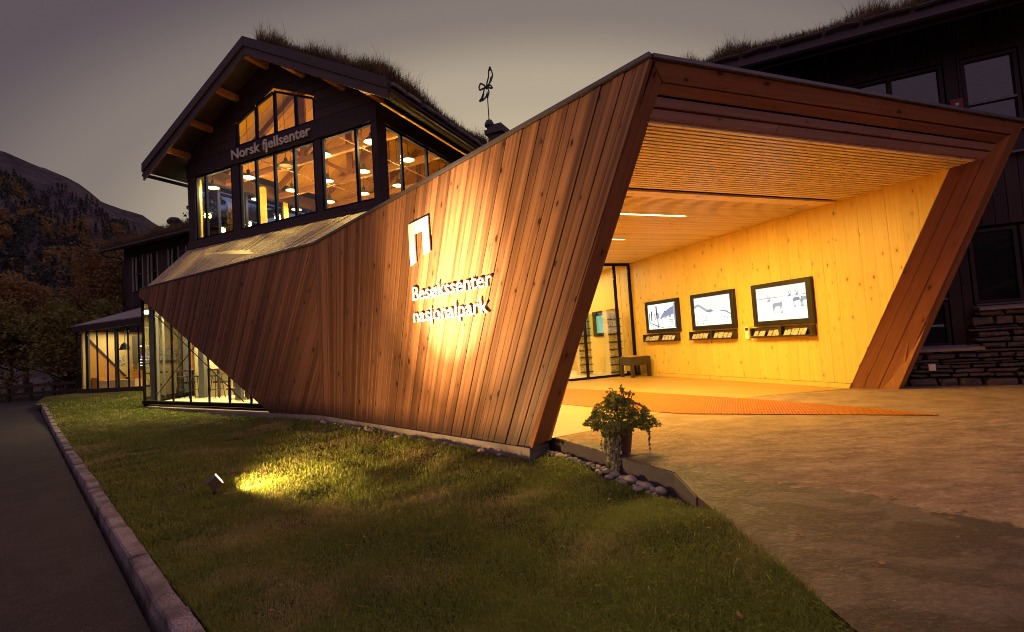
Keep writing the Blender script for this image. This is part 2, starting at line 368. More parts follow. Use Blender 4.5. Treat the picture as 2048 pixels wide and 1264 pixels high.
def mk_mountain():
    t = NT('mountain_slope'); oc = obj_coord(t); n = t.noise(oc, .012, 7, .65); f = t.noise(oc, .09, 6, .75); v = t.noise(t.mapping(oc, (1, 1, .4)), .03, 5, .7, .6)
    col = t.mix(t.ramp(n, [(.4, 0), (.6, 1)]), (.080, .064, .078), (.165, .124, .122))
    col = t.mix(t.ramp(f, [(.45, 0), (.65, .7)]), col, (.018, .022, .024))
    col = t.mix(t.ramp(v, [(.62, 0), (.70, .8)]), col, (.16, .13, .125))
    return t.bsdf(col, .95, bump=f, bstr=1, bdist=4, spec=.1)
M['mountain'] = mk_mountain()
def mk_ground():
    t = NT('rough_ground'); oc = obj_coord(t); n = t.noise(oc, .4, 6, .7)
    return t.bsdf(t.mix(n, (.03, .026, .018), (.075, .055, .035)), .95, bump=n, bstr=.5, bdist=.1, spec=.1)
M['ground'] = mk_ground()
def mk_mat():
    t = NT('orange_entrance_mat'); oc = obj_coord(t)
    n = t.noise(oc, 3, 4, .6); col = t.mix(n, (.60, .20, .026), (.50, .15, .02))
    return t.bsdf(col, .5, spec=.4)
M['mat'] = mk_mat()
M['mat_dark'] = plain('mat_well', (.20, .055, .01), .7)
M['brochure'] = None
def mk_print(name, a, b, c):
    t = NT(name); oc = obj_coord(t); oi = t.n('ShaderNodeObjectInfo')
    sd = t.n('ShaderNodeVectorMath', operation='ADD'); t.put(sd.inputs[0], oc); t.put(sd.inputs[1], oi.outputs['Random'])
    n = t.noise(sd.outputs[0], 28, 3, .6)
    col = t.ramp(n, [(.42, a), (.50, b), (.58, c)])
    return t.bsdf(col, .4)
M['brochure'] = mk_print('printed_leaflet', (.16, .13, .11), (.72, .62, .50), (.42, .34, .26))
M['photo'] = mk_print('printed_photo', (.10, .09, .09), (.5, .42, .33), (.85, .78, .66))
M['screen'] = emis('screen_snow', (.93, .95, .76), 1.25)
M['screen_sky'] = emis('screen_pale_sky', (.86, .86, .80), 1.05)
M['screen_blue'] = emis('screen_blue_grey', (.42, .44, .62), .7)
M['screen_dark'] = emis('screen_dark', (.10, .10, .22), .6)
M['screen_grey'] = emis('screen_grey', (.58, .54, .56), .8)
M['screen_teal'] = emis('screen_teal', (.55, .85, .72), .9)
M['red'] = plain('red_enamel', (.22, .03, .02), .5)
M['terracotta'] = plain('brown_pot', (.19, .115, .085), .6, nscale=10)
M['rust'] = plain('fixture_metal', (.16, .12, .11), .4, .5)
M['spotface'] = emis('spot_lens', (1, .55, .22), 14)
M['house_wall'] = plain('far_house_wall', (.10, .07, .07), .8)
M['house_lit'] = emis('far_lit_window', (1, .42, .22), .55)
M['house_cool'] = emis('far_cool_window', (.5, .5, .7), .16)
M['purple_glow'] = emis('purple_neon', (.75, .2, .9), 1.4)
M['white_glow'] = emis('white_tube', (1, .92, .72), 2.2)

# ------------------------------------------------------------------ local frames
BL = V(.13, 5.6, 0); PU = V(.9333, .3592, 0); PN = V(.3592, -.9333, 0)
def PT(u, n, z): return BL + PU * u + PN * n + V(0, 0, z)
TP = V(-3.077, 12.122, 0); TA = V(-.9066, .4220, 0); TB = V(.4220, .9066, 0)
def F(s, b, z): return TP + TA * s + TB * b + V(0, 0, z)
K = V(-3.88, 9.92, 3.37); TLc = V(1.41, 4.38, 3.63); KQ = V(-3.93, 9.97, -.06); BLb = V(.12, 5.70, -.06)
B3 = V(-5.47, 11.00, -.06); TIPlo = V(-11.10, 14.80, 3.22); TIP = V(-11.03, 14.75, 3.42)
W1n = V(-.688, -.7254, 0); W2n = V(-.5592, -.8290, 0)

# ------------------------------------------------------------------ ground, road, lawn
mb = MB(); mb.poly([(-400, -60, -.42), (400, -60, -.42), (400, 900, -.42), (-400, 900, -.42)])
tag(mb.build('ground', M['ground']), kind='structure')
kd = V(-.705, .709, 0); kn = V(-.709, -.705, 0)          # kerb direction and the side of the road
K0 = V(-1.60, 2.47, 0)
def lawn_z(x, y):
    x = np.asarray(x, float); y = np.asarray(y, float)
    near = np.clip((4.0 - y) / .9, 0, 1) * np.clip((x - .1) / .9, 0, 1)
    far = np.clip((y - 11) / 10, 0, 1)
    bump = .012 * np.sin(x * 2.1 + 1) * np.sin(y * 1.7) + .010 * np.sin(x * 4.7 + y * 3.1) + .006 * np.sin(x * 9.1 - y * 7.3)
    return -.165 + .148 * near + .30 * far ** 1.2 + bump
mb = MB()
mb.poly([K0 - kd * 12 + kn * .15 + V(0, 0, -.20), K0 + kd * 24 + kn * .15 + V(0, 0, -.20), K0 + kd * 26 + V(-9, 22, -.2), K0 + kd * 60 + kn * 14 + V(0, 0, -.2), K0 + kd * 24 + kn * 16 + V(0, 0, -.20), K0 - kd * 12 + kn * 16 + V(0, 0, -.20)])
tag(mb.build('road', M['asphalt']), kind='structure')
mb = MB(); mb.poly([(-23.5, 18.2, -.215), (-16.6, 16.8, -.215), (-22.5, 28, .0), (-40, 40, .0), (-36, 27, -.1)])
tag(mb.build('path', M['asphalt']), kind='structure')
# lawn outline
far_edge = [(-17.3, 17.9), (-18.6, 19.4), (-20.3, 21.6), (-19.3, 22.2), (-15.0, 20.9), (-11.02, 14.72), (-5.5, 10.97), (-3.95, 9.93), (.1, 5.66), (.36, 6.0), (1.235, 4.12), (1.20, 3.5), (1.20, -3)]
LAWN = [(-1.55 + 3.3 * .705 + 0, 2.47 - 3.3 * .709), (-1.55, 2.47)] + [tuple((K0 + kd * t)[:2]) for t in (3, 8, 14, 20)] + far_edge
def inside(x, y, poly):
    c = np.zeros(x.shape, bool); j = len(poly) - 1
    for i in range(len(poly)):
        xi, yi = poly[i]; xj, yj = poly[j]
        cond = ((yi > y) != (yj > y)) & (x < (xj - xi) * (y - yi) / ((yj - yi) if yj != yi else 1e-9) + xi); c ^= cond; j = i
    return c
def lawn_mesh():
    bm = bmesh.new(); vs_ = [bm.verts.new((x, y, 0)) for x, y in LAWN]; bm.faces.new(vs_)
    for a in range(-22, 3):
        bmesh.ops.bisect_plane(bm, geom=bm.verts[:] + bm.edges[:] + bm.faces[:], plane_co=(a, 0, 0), plane_no=(1, 0, 0))
    for a in range(-3, 23):
        bmesh.ops.bisect_plane(bm, geom=bm.verts[:] + bm.edges[:] + bm.faces[:], plane_co=(0, a, 0), plane_no=(0, 1, 0))
    bmesh.ops.triangulate(bm, faces=bm.faces[:]); bmesh.ops.subdivide_edges(bm, edges=bm.edges[:], cuts=2, use_grid_fill=True)
    for v in bm.verts: v.co.z = float(lawn_z(v.co.x, v.co.y)) - .012
    bm.normal_update()
    me = bpy.data.meshes.new('lawn_soil'); bm.to_mesh(me); bm.free(); me.materials.append(M['soil'])
    for p in me.polygons: p.use_smooth = True
    if me.polygons[0].normal.z < 0: me.flip_normals()
    o = bpy.data.objects.new('lawn_soil', me); C.objects.link(o); tag(o, kind='structure')
lawn_mesh()

def tri_mesh(name, verts, tris, mat):
    me = bpy.data.meshes.new(name); nv = len(verts); nt = len(tris)
    me.vertices.add(nv); me.vertices.foreach_set('co', verts.astype(np.float32).ravel())
    me.loops.add(nt * 3); me.loops.foreach_set('vertex_index', tris.astype(np.int32).ravel())
    me.polygons.add(nt); me.polygons.foreach_set('loop_start', np.arange(0, nt * 3, 3, dtype=np.int32))
    try: me.polygons.foreach_set('loop_total', np.full(nt, 3, dtype=np.int32))
    except Exception: pass
    me.update(calc_edges=True); me.materials.append(mat)
    o = bpy.data.objects.new(name, me); C.objects.link(o); return o
def blades(base, h, w, lean, rg):
    """base (n,3), h,w (n): bent blades, 5 verts and 3 triangles each"""
    n = len(base); a = rg.uniform(0, 2 * np.pi, n); la = rg.uniform(0, 2 * np.pi, n)
    side = np.stack([np.cos(a), np.sin(a), np.zeros(n)], 1) * w[:, None] / 2
    ld = np.stack([np.cos(la), np.sin(la), np.zeros(n)], 1) * (lean * h)[:, None]
    up = np.zeros((n, 3)); up[:, 2] = h
    m = base + up * .55 + ld * .3; t = base + up * np.clip(1 - lean * .4, .3, 1)[:, None] + ld
    v = np.stack([base - side, base + side, m + side * .8, m - side * .8, t], 1).reshape(-1, 3)
    k = (np.arange(n) * 5)[:, None]
    tr = np.concatenate([k + [[0, 1, 2]], k + [[0, 2, 3]], k + [[3, 2, 4]]], 1).reshape(-1, 3)
    return v, tr
EDGE_ = [(.36, 6.0), (1.245, 4.12)]
def grow_lawn():
    n = 1150000; u = rng.uniform(0, 1, n); R0, R1 = .9, 25
    # screen-even density: fixed density to 2.4 m, then falling with distance squared
    ra = R0 + (2.4 - R0) * np.sqrt(rng.uniform(0, 1, n)); rb = 2.4 * (R1 / 2.4) ** rng.uniform(0, 1, n)
    r = np.where(rng.uniform(0, 1, n) < .16, ra, rb); th = np.radians(rng.uniform(-64, 40, n))
    x = r * np.sin(th); y = r * np.cos(th)
    k = inside(x, y, LAWN); x, y, r = x[k], y[k], r[k]
    if len(x) > 430000: x, y, r = x[:430000], y[:430000], r[:430000]
    def segd(x, y, a, b):
        ax, ay, bx, by = *a, *b; t_ = np.clip(((x - ax) * (bx - ax) + (y - ay) * (by - ay)) / ((bx - ax) ** 2 + (by - ay) ** 2), 0, 1); return np.hypot(x - ax - t_ * (bx - ax), y - ay - t_ * (by - ay))
    wig = .03 * np.sin(x * 9 + y * 7)
    k = (segd(x, y, EDGE_[0], EDGE_[1]) > .17 + wig) & (segd(x, y, (-3.93, 9.97), (.12, 5.7)) > .13 + wig); x, y, r = x[k], y[k], r[k]
    # clumps and thin spots
    f = np.sin(x * 5.3 + 2 * np.sin(y * 2.2)) * np.sin(y * 4.9 + 1.7 * np.sin(x * 3.1)); g = np.sin(x * 1.3 + .7) * np.sin(y * 1.1 + .3)
    keep = rng.uniform(0, 1, len(x)) < np.clip(.75 + .25 * f + .12 * g, .3, 1); x, y, r, f = x[keep], y[keep], r[keep], f[keep]
    z = lawn_z(x, y) - .01
    h = rng.uniform(.022, .058, len(x)) * (1 + .45 * f) * np.where(rng.uniform(0, 1, len(x)) < .02, 1.7, 1) * (1 + .25 * np.clip(rng.normal(0, 1, len(x)), 0, 3)) 
    w = np.maximum(.0032, r * .0013) * rng.uniform(.7, 1.3, len(x))
    v, t = blades(np.stack([x, y, z], 1), h, w, np.abs(rng.normal(.75, .45, len(x))), rng)
    tag(tri_mesh('grass', v, t, M['grass']), 'short tufted lawn grass, green and straw coloured, between the kerb and the timber wall', 'grass', kind='stuff')
grow_lawn()

# kerb stones
kerb = empty('kerb', (K0.x, K0.y, -.165)); tag(kerb, kind='structure')
t = -4.5
while t < 20.4:
    L_ = random.uniform(.85, 1.15); j = [random.uniform(-.012, .012) for _ in range(8)]
    a = K0 + kd * (t + .012); b = K0 + kd * (t + L_ - .012); zt = -.135 + random.uniform(-.006, .006)
    zt += float(lawn_z(*(a + b)[:2] if False else ((a.x + b.x) / 2, (a.y + b.y) / 2))) + .165
    mbk = MB(); w = .10; n_ = 7; c = .012
    prof = [(0, -.34), (0, zt), (w - c, zt), (w, zt - c), (w + .012, -.34)]
    ring = []
    for i in range(n_ + 1):
        q = lerp(a, b, i / n_); e = random.uniform(-.007, .007)
        ring.append([q + kn * (o_ + (e if o_ > .1 else e * .5)) + V(0, 0, z_ + (random.uniform(-.005, .005) if z_ > -.3 else 0)) for o_, z_ in prof])
    i0 = 0
    for rg_ in ring: mbk.v += [tuple(p) for p in rg_]
    m_ = len(prof)
    for i in range(n_):
        for k in range(m_ - 1): mbk.f.append((i * m_ + k, i * m_ + k + 1, (i + 1) * m_ + k + 1, (i + 1) * m_ + k))
    mbk.f.append(tuple(range(m_))); mbk.f.append(tuple(range((n_ + 1) * m_ - 1, n_ * m_ - 1, -1)))
    mbk.build('kerb_stone', M['granite'], kerb); t += L_

# concrete forecourt slab, with a real step down to the lawn
EDGE = [(.36, 6.0), (1.245, 4.12), (1.2, 3.5), (1.2, -4)]
mb = MB(); mb.prism([(*p, -.4) for p in EDGE] + [(14, -4, -.4), (14, 14, -.4), (-3, 14, -.4)], (0, 0, .4))
tag(mb.build('pavement', M['concrete']), kind='structure')
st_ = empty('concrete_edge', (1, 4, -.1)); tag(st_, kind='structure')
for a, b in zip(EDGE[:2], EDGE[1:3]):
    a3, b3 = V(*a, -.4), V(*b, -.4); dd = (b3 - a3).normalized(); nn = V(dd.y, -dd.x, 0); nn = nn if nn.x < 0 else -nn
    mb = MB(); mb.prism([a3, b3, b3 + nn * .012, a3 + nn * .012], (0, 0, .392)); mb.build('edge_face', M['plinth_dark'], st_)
# pale interior floor sheet of the portal, curving edge band
band = [PT(.25, -.12, 0), PT(.9, -.25, 0), PT(1.9, -.62, 0), PT(3.2, -1.05, 0), PT(4.6, -1.0, 0), PT(6.0, -.65, 0)]
mb = MB(); mb.poly([p + V(0, 0, .004) for p in band] + [PT(6.07, -6.62, .004), PT(.2, -6.62, .004)])
tag(mb.build('floor', M['floor']), kind='structure')
# entrance mat: a grid of real ribs
matp = [V(.62, 8.95, 0), V(1.60, 7.55, 0), V(2.35, 6.86, 0), V(4.75, 5.68, 0), V(4.40, 6.55, 0), V(3.57, 8.03, 0), V(2.2, 10.0, 0), V(1.0, 11.5, 0), V(.4, 11.0, 0)]
mroot = empty('entrance_mat', (2.4, 8, .01)); tag(mroot, 'orange rubber entrance mat with a fine square grid, on the portal floor', 'mat')
mb = MB(); mb.prism([p + V(0, 0, .0045) for p in matp], (0, 0, .002)); mb.build('mat_base', M['mat_dark'], mroot)
def mat_grid():
    mb = MB(); step = .05; c0 = sum(matp, V(0, 0, 0)) / len(matp)
    for d, nrm in ((PU, PN), (PN, PU)):
        k = -5.0
        while k < 5:
            pl = clip([((p - c0).dot(d), (p - c0).dot(nrm)) for p in matp], (0, 1), k + .010); pl = clip(pl, (0, -1), -(k - .010)) if len(pl) > 2 else []
            if len(pl) > 2:
                pts = [c0 + d * a + nrm * b + V(0, 0, .0065) for a, b in pl]; xs = [p.x for p in pts]
                mb.prism(pts, (0, 0, .0065 if d is PU else .0055))
            k += step
    mb.build('mat_grid', M['mat'], mroot)['kind'] = 'stuff'
mat_grid()

# ------------------------------------------------------------------ timber portal
portal = empty('timber_portal', tuple(BL)); tag(portal, 'reddish timber clad entrance portal with a long raked wall, flat roof and slatted soffit', 'entrance building')
wall1 = empty('clad_wall', (0, 0, 0), portal); wall1.location = (-1.9, 1.9, 0)
nP = 54
for i in range(nP):
    e0 = i / nP; e1 = (i + 1) / nP
    q0 = lerp(KQ, BLb, e0); q1 = lerp(KQ, BLb, e1); t0 = lerp(K, TLc, e0 ** .97); t1 = lerp(K, TLc, e1 ** .97)
    for q in (q0, q1): q.z += random.uniform(-.006, .006)
    off = random.choice([0, .004, .007, .011]) if i % 2 else random.choice([-.003, .0, .003])
    m0 = (q0 + q1) / 2; m1 = (t0 + t1) / 2
    plank([q0, q1, t1, t0], m1 - m0, W1n, .05, M['clad'], wall1, off=off, chamf=.004, gap=.002)
mb = MB(); mb.prism([KQ - W1n * .035, BLb - W1n * .035 + V(0, 0, 0), TLc - W1n * .06, K - W1n * .06], -W1n * .12); mb.build('wall_core', M['dark2'], wall1)
wall2 = empty('clad_wall', (0, 0, 0), portal); wall2.location = (-7, 6.5, 2)
W2u = (KQ - B3); W2u.z = 0; W2u.normalize(); o2 = V(B3.x, B3.y, 0)
def W2p(a, z, off=0): return o2 + W2u * a + V(0, 0, z) + W2n * off
poly2 = [((K - o2).dot(W2u), K.z), ((KQ - o2).dot(W2u), -.06), (0, -.06), ((TIPlo - o2).dot(W2u), TIPlo.z), ((TIP - o2).dot(W2u), TIP.z)]
an = math.radians(27); pd = (math.sin(an), math.cos(an)); pn = (math.cos(an), -math.sin(an)); k = -9.5
ks = [p[0] * pn[0] + p[1] * pn[1] for p in poly2]; k = min(ks)
while k < max(ks):
    wv = .14
    pl = clip(poly2, pn, k + wv); pl = clip(pl, (-pn[0], -pn[1]), -k) if len(pl) > 2 else []
    if len(pl) > 2 and abs(sum(pl[i][0] * pl[(i + 1) % len(pl)][1] - pl[(i + 1) % len(pl)][0] * pl[i][1] for i in range(len(pl)))) > .01:
        pts = [W2p(a, z) for a, z in pl]
        plank(pts, W2u * pd[0] + V(0, 0, pd[1]), W2n, .05, M['clad'], wall2, off=random.choice([0, .004, .008, .012]), chamf=.004, gap=.003)
    k += wv
mb = MB(); mb.prism([W2p(a, z, -.055) for a, z in poly2], -W2n * .12); mb.build('wall_core', M['dark2'], wall2)
# front jambs and fascia in the raked front plane
fn = (PN * 1.0 + V(0, 0, -.43)).normalized()
rb_ = [PT(.0, -.025, -.06), PT(.786, 1.567, 3.645), PT(.945, 1.497, 3.485), PT(.21, .01, .02)]
plank(rb_, rb_[1] - rb_[0], fn, .10, M['reveal'], portal, 'front_jamb')
rb_ = [PT(.79, 1.567, 3.645), PT(6.86, 1.567, 3.645), PT(6.655, 1.505, 3.50), PT(.945, 1.497, 3.485)]
plank([rb_[0], lerp(rb_[0], rb_[1], .53), lerp(rb_[3], rb_[2], .53), rb_[3]], PU, fn, .08, M['reveal'], portal, 'fascia_board')
plank([lerp(rb_[0], rb_[1], .53), rb_[1], rb_[2], lerp(rb_[3], rb_[2], .53)], PU, fn, .08, M['reveal'], portal, 'fascia_board')
rb_ = [PT(6.36, -.115, 0), PT(6.50, -.07, 0), PT(6.86, 1.567, 3.645), PT(6.655, 1.505, 3.50)]
plank(rb_, rb_[3] - rb_[0], fn, .08, M['reveal'], portal, 'front_jamb')
# soffit-side boards behind the fascia
bn = (V(0, 0, -1) + PN * .6).normalized()
for (na, za, nb, zb, nrm, c0) in ((1.492, 3.478, 1.415, 3.40, bn, 0), (1.405, 3.395, 1.405, 3.29, PN, 0), (1.385, 3.285, 1.385, 3.175, PN, 0)):
    for f0, f1 in ((0, .30), (.30, .74), (.74, 1)) if zb < 3.2 else ((0, .62), (.62, 1)):
        ua0 = .95 - (3.48 - za) * .34; ua1 = 6.62 - (3.48 - za) * 1.1; ub0 = .95 - (3.48 - zb) * .34; ub1 = 6.62 - (3.48 - zb) * 1.25
        pa0 = ua0 + (ua1 - ua0) * f0; pa1 = ua0 + (ua1 - ua0) * f1; pb0 = ub0 + (ub1 - ub0) * f0; pb1 = ub0 + (ub1 - ub0) * f1
        plank([PT(pa0, na, za), PT(pa1, na, za), PT(pb1, nb, zb), PT(pb0, nb, zb)], PU, nrm, .04, M['reveal'], portal, 'fascia_board')
# raking leg at the end of the display wall: three broad boards
A1, A2 = PT(6.095, -.66, 0), PT(6.093, 1.235, 3.47); B1_, B2_ = PT(6.36, -.115, 0), PT(6.655, 1.51, 3.49)
leg_n = (A2 - A1).cross(B1_ - A1).normalized(); leg_n = leg_n if leg_n.dot(V(-1, -1, 0)) > 0 else -leg_n
legroot = empty('raked_leg', (0, 0, 0), portal); legroot.location = tuple(A1 - BL)
def ruled_plank(a0, b0, a1, b1, nrm, thick, mat, parent, name='plank', off=0, seg=16):
    """a long board between edges a0-a1 and b0-b1 that may twist slightly; grain along local x"""
    x = ((a1 + b1) - (a0 + b0)).normalized(); z = (nrm - x * nrm.dot(x)).normalized(); y = z.cross(x); c = (a0 + b0 + a1 + b1) / 4
    W = lambda p, d: (lambda q: (q.dot(x), q.dot(y), q.dot(z) + d))(p - c)
    vs_, fs = [], []
    for k in range(seg + 1):
        f = k / seg; p, q = lerp(a0, a1, f), lerp(b0, b1, f); w = (q - p).normalized() * .004
        for P_, d in ((p + w, off - thick), (p + w, off - .004), (p + w * 2, off), (q - w * 2, off), (q - w, off - .004), (q - w, off - thick)): vs_.append(W(P_, d))
    for k in range(seg):
        for m in range(6): m2 = (m + 1) % 6; fs.append((k * 6 + m, k * 6 + m2, (k + 1) * 6 + m2, (k + 1) * 6 + m))
    fs += [tuple(range(5, -1, -1)), tuple(range(seg * 6, seg * 6 + 6))]
    me = bpy.data.meshes.new(name); me.from_pydata(vs_, [], fs); me.materials.append(mat); o = bpy.data.objects.new(name, me); C.objects.link(o)
    bm = bmesh.new(); bm.from_mesh(me); bmesh.ops.recalc_face_normals(bm, faces=bm.faces[:]); bm.to_mesh(me); bm.free()
    o.parent = parent; b = origin_of(parent); o.matrix_local = Matrix.Translation(-b) @ Matrix(((x.x, y.x, z.x, c.x), (x.y, y.y, z.y, c.y), (x.z, y.z, z.z, c.z), (0, 0, 0, 1)))
for i in range(3):
    a = [.0, .30, .64, 1.0]
    ruled_plank(lerp(A1, B1_, a[i]), lerp(A1, B1_, a[i + 1]), lerp(A2, B2_, a[i]), lerp(A2, B2_, a[i + 1]), leg_n, .06, M['reveal'], legroot, off=.003 * (i % 2))
mb = MB(); mb.prism([PT(6.20, -.75, 0), PT(6.33, -.05, 0), PT(6.83, 1.45, 3.6), PT(6.20, .9, 3.6)], PU * .06); mb.build('outer_cladding', M['reveal'], portal)
# roof and metal caps
mb = MB(); mb.prism([PT(.80, 1.30, 3.49), PT(6.70, 1.30, 3.49), PT(6.5, -1.9, 3.49), V(-1.0, 12.0, 3.3), V(-2.9, 12.2, 3.2), K + V(.1, .05, -.14)], (0, 0, .10)); mb.build('roof_deck', M['dark2'], portal)
def cap(a, b, out, w=.07, h=.035, nm='cap_flashing'):
    mb = MB(); a = Vector(a); b = Vector(b); out = Vector(out)
    mb.prism([a + out * .035, a + out * .035 + V(0, 0, h), a - out * w + V(0, 0, h + .008), a - out * w], b - a); mb.build(nm, M['cap'], portal)
cap(K + V(0, 0, .0), TLc + V(0, 0, .012), W1n, .14, .04)
cap(TIP, K, W2n, .12, .04)
cap(PT(.786, 1.567, 3.65), PT(6.9, 1.567, 3.655), PN, .14, .035)
# the lit lower roof between the wall and the hall
roofl = empty('lower_roof', (0, 0, 0), portal); roofl.location = tuple(K - BL)
SL, SR = F(7.44, 0, 4.70), F(.0, -.02, 4.66); nR = 52
for i in range(nR):
    e0, e1 = i / nR, (i + 1) / nR
    q0 = lerp(TIP, K, e0) - W2n * .09 + V(0, 0, .03); q1 = lerp(TIP, K, e1) - W2n * .09 + V(0, 0, .03); t0 = lerp(SL, SR, e0); t1 = lerp(SL, SR, e1)
    nr = (t0 - q0).cross(q1 - q0).normalized(); nr = nr if nr.z > 0 else -nr
    plank([q0, q1, t1, t0], (t0 + t1) - (q0 + q1), nr, .035, M['clad_roof'], roofl, off=random.choice([0, .004, .012]), chamf=.004, gap=.005)
q0 = K - W2n * .09; 
plank([q0 + V(0, 0, .01), lerp(K, TLc, .40) + V(.1, .12, .0), SR + V(.2, -.2, -.25), SR], SR - q0, V(.2, -.5, .8), .03, M['clad_roof'], roofl, chamf=.002)
mb = MB(); mb.prism([TIP + V(0, .1, -.08), K + V(0, .1, -.08), SR + V(0, 0, -.08), SL + V(0, 0, -.08)], (0, 0, -.10)); mb.build('roof_underside', M['int_pale'], roofl)
# plinth below the cladding
pl_ = empty('plinth', (0, 0, -.2)); tag(pl_, 'low concrete plinth under the timber cladding along the lawn', 'plinth')
for a, b, nn in ((KQ, BLb, W1n), (V(-11.03, 14.75, -.06), KQ, W2n)):
    mb = MB(); a_ = V(a.x, a.y, -.45) + nn * .03; b_ = V(b.x, b.y, -.45) + nn * .03
    mb.prism([a_, b_, b_ - nn * .35, a_ - nn * .35], (0, 0, .385)); mb.build('plinth_wall', M['plinth'], pl_)
# inside skin of the portal's left wall (bounces the light)
iroot = empty('inner_lining', (0, 0, 0), portal)
mb = MB(); mb.prism([PT(.26, -.05, 0), PT(.90, 1.38, 3.4), PT(.90, -6.6, 3.4), PT(.26, -6.6, 0)], -PU * .05); mb.build('lining_panel', M['pine'], iroot)

# display wall: vertical pine boards
dwall = empty('display_wall', tuple(PT(6.085, -3.6, 0))); tag(dwall, 'tall knotty yellow pine wall carrying the three screens', 'wall')
n0, n1 = -7.95, 1.10; wv = .22; k = n0
U0 = 6.087
def wall_end(z): return -.66 + z * (1.067 + .66) / 3.163
while k < n1:
    a, b = k, k + wv
    lo = [(a, .085), (b, .085), (b, 3.30), (a, 3.30)]
    # clip to the raked end: n <= wall_end(z)
    s_ = (1.067 + .66) / 3.163; pl = clip([(p[0], p[1]) for p in lo], (1, -s_), -.66)
    if len(pl) > 2: plank([PT(U0, q, z) for q, z in pl], V(0, 0, 1), -PU, .03, M['pine'], dwall, 'board', off=random.choice([0, .0012]), chamf=.0012, gap=.0008)
    k += wv
mb = MB(); mb.prism([PT(U0 + .02, -8, 0), PT(U0 + .02, -.70, 0), PT(U0 + .02, 1.0, 3.3), PT(U0 + .02, -8, 3.3)], PU * .10); mb.build('wall_core', M['dark2'], dwall)
mb = MB(); mb.prism([PT(U0 - .012, -6.98, .0), PT(U0 - .012, -.66, .0), PT(U0 - .012, -.62, .08), PT(U0 - .012, -6.98, .08)], PU * .03); mb.build('skirting', M['pine'], dwall)

# slatted ceiling
ceil = empty('slatted_ceiling', tuple(PT(3.4, -2.8, 3.15))); tag(ceil, 'slatted pine ceiling inside the timber portal, with slim light strips', 'ceiling')
def slat(n, w, z0=3.150, u0=.62, th=.028, u1=6.08, name='slat'):
    u1 = min(u1, 6.08)
    L0 = PT(u0, n - w / 2, z0); L1 = PT(u0, n + w / 2, z0); R1 = PT(u1, n + w / 2, z0); R0 = PT(u1, n - w / 2, z0)
    plank([L0, L1, R1, R0], PU, V(0, 0, -1), th, M['slat'], ceil, name, chamf=.002, gap=.0)
n = 1.33
while n > -.50: slat(n, .052, u0=.84 - (1.33 - n) * .15, u1=6.17 if n > 1.1 else 6.08); n -= .0765
slat(-.70, .24, 3.145, name='board'); n = -.87
while n > -6.55:
    if min(abs(n + 1.76), abs(n + 3.67), abs(n + 5.58)) < .035:
        slat(n, .034, u0=3.95); slat(n, .034, u1=1.7)
    else: slat(n, .034)
    n -= .0560
slat(-6.62, .06)
mb = MB(); mb.prism([PT(.95, 1.36, 3.21), PT(6.2, 1.36, 3.21), PT(6.2, -8, 3.21), PT(.5, -8, 3.21), PT(.5, .2, 3.21)], (0, 0, .04)); mb.build('ceiling_backing', plain('ceiling_backing_board', (.10, .05, .025), .8), ceil)
WARM = (1, .66, .13)
def area(name, loc, sx, sy, power, color, rot=(0, 0, 0), parent=None, spread=None):
    l = bpy.data.lights.new(name, 'AREA'); l.shape = 'RECTANGLE'; l.size = sx; l.size_y = sy; l.energy = power; l.color = color
    if spread: l.spread = math.radians(spread)
    o = bpy.data.objects.new(name, l); C.objects.link(o); o.location = loc; o.rotation_euler = rot; 
    if parent is not None: o.parent = parent; o.location = Vector(loc) - origin_of(parent)
    return o
rz = math.atan2(PU.y, PU.x)
for n, lab in ((-1.76, 'nearest of the slim light strips in the slatted ceiling'), (-3.67, 'middle slim light strip in the slatted ceiling'), (-5.58, 'slim light strip in the slatted ceiling closest to the glass entrance')):
    r = empty('ceiling_light', tuple(PT(2.8, n, 3.15))); tag(r, lab, 'ceiling light', 'light strips in the portal ceiling')
    mb = MB(); mb.prism([PT(1.72, n - .022, 3.155), PT(3.92, n - .022, 3.155), PT(3.92, n + .022, 3.155), PT(1.72, n + .022, 3.155)], (0, 0, .02)); mb.build('diffuser', M['strip'], r)
    area('strip_lamp', PT(2.8, n, 3.12), 2.2, .08, 330 if n > -2 else 85, WARM, (0, 0, rz), r)

# entrance glass at the back of the portal
ent = empty('glass_entrance', tuple(PT(3, -6.65, 0))); tag(ent, 'glazed entrance screen with dark frame at the back of the portal', 'glass screen')
def gbar(a, b, w=.07, d=.07, nm='frame'):
    mb = MB(); mb.bar(a, b, w, d, up=PN); mb.build(nm, M['mullion'], ent)
gbar(PT(.3, -6.65, .03), PT(6.05, -6.65, .03)); gbar(PT(.3, -6.65, 3.11), PT(6.05, -6.65, 3.11)); 
xs = [.35, 1.4, 2.42, 3.46, 4.50, 5.55, 6.03]
for x in xs: gbar(PT(x, -6.65, .065), PT(x, -6.65, 3.075), .065, .065, 'mullion')
for a, b in zip(xs[:-1], xs[1:]):
    mb = MB(); mb.prism([PT(a + .04, -6.65, .07), PT(b - .04, -6.65, .07), PT(b - .04, -6.65, 3.07), PT(a + .04, -6.65, 3.07)], PN * .01); mb.build('pane', M['glass'], ent)

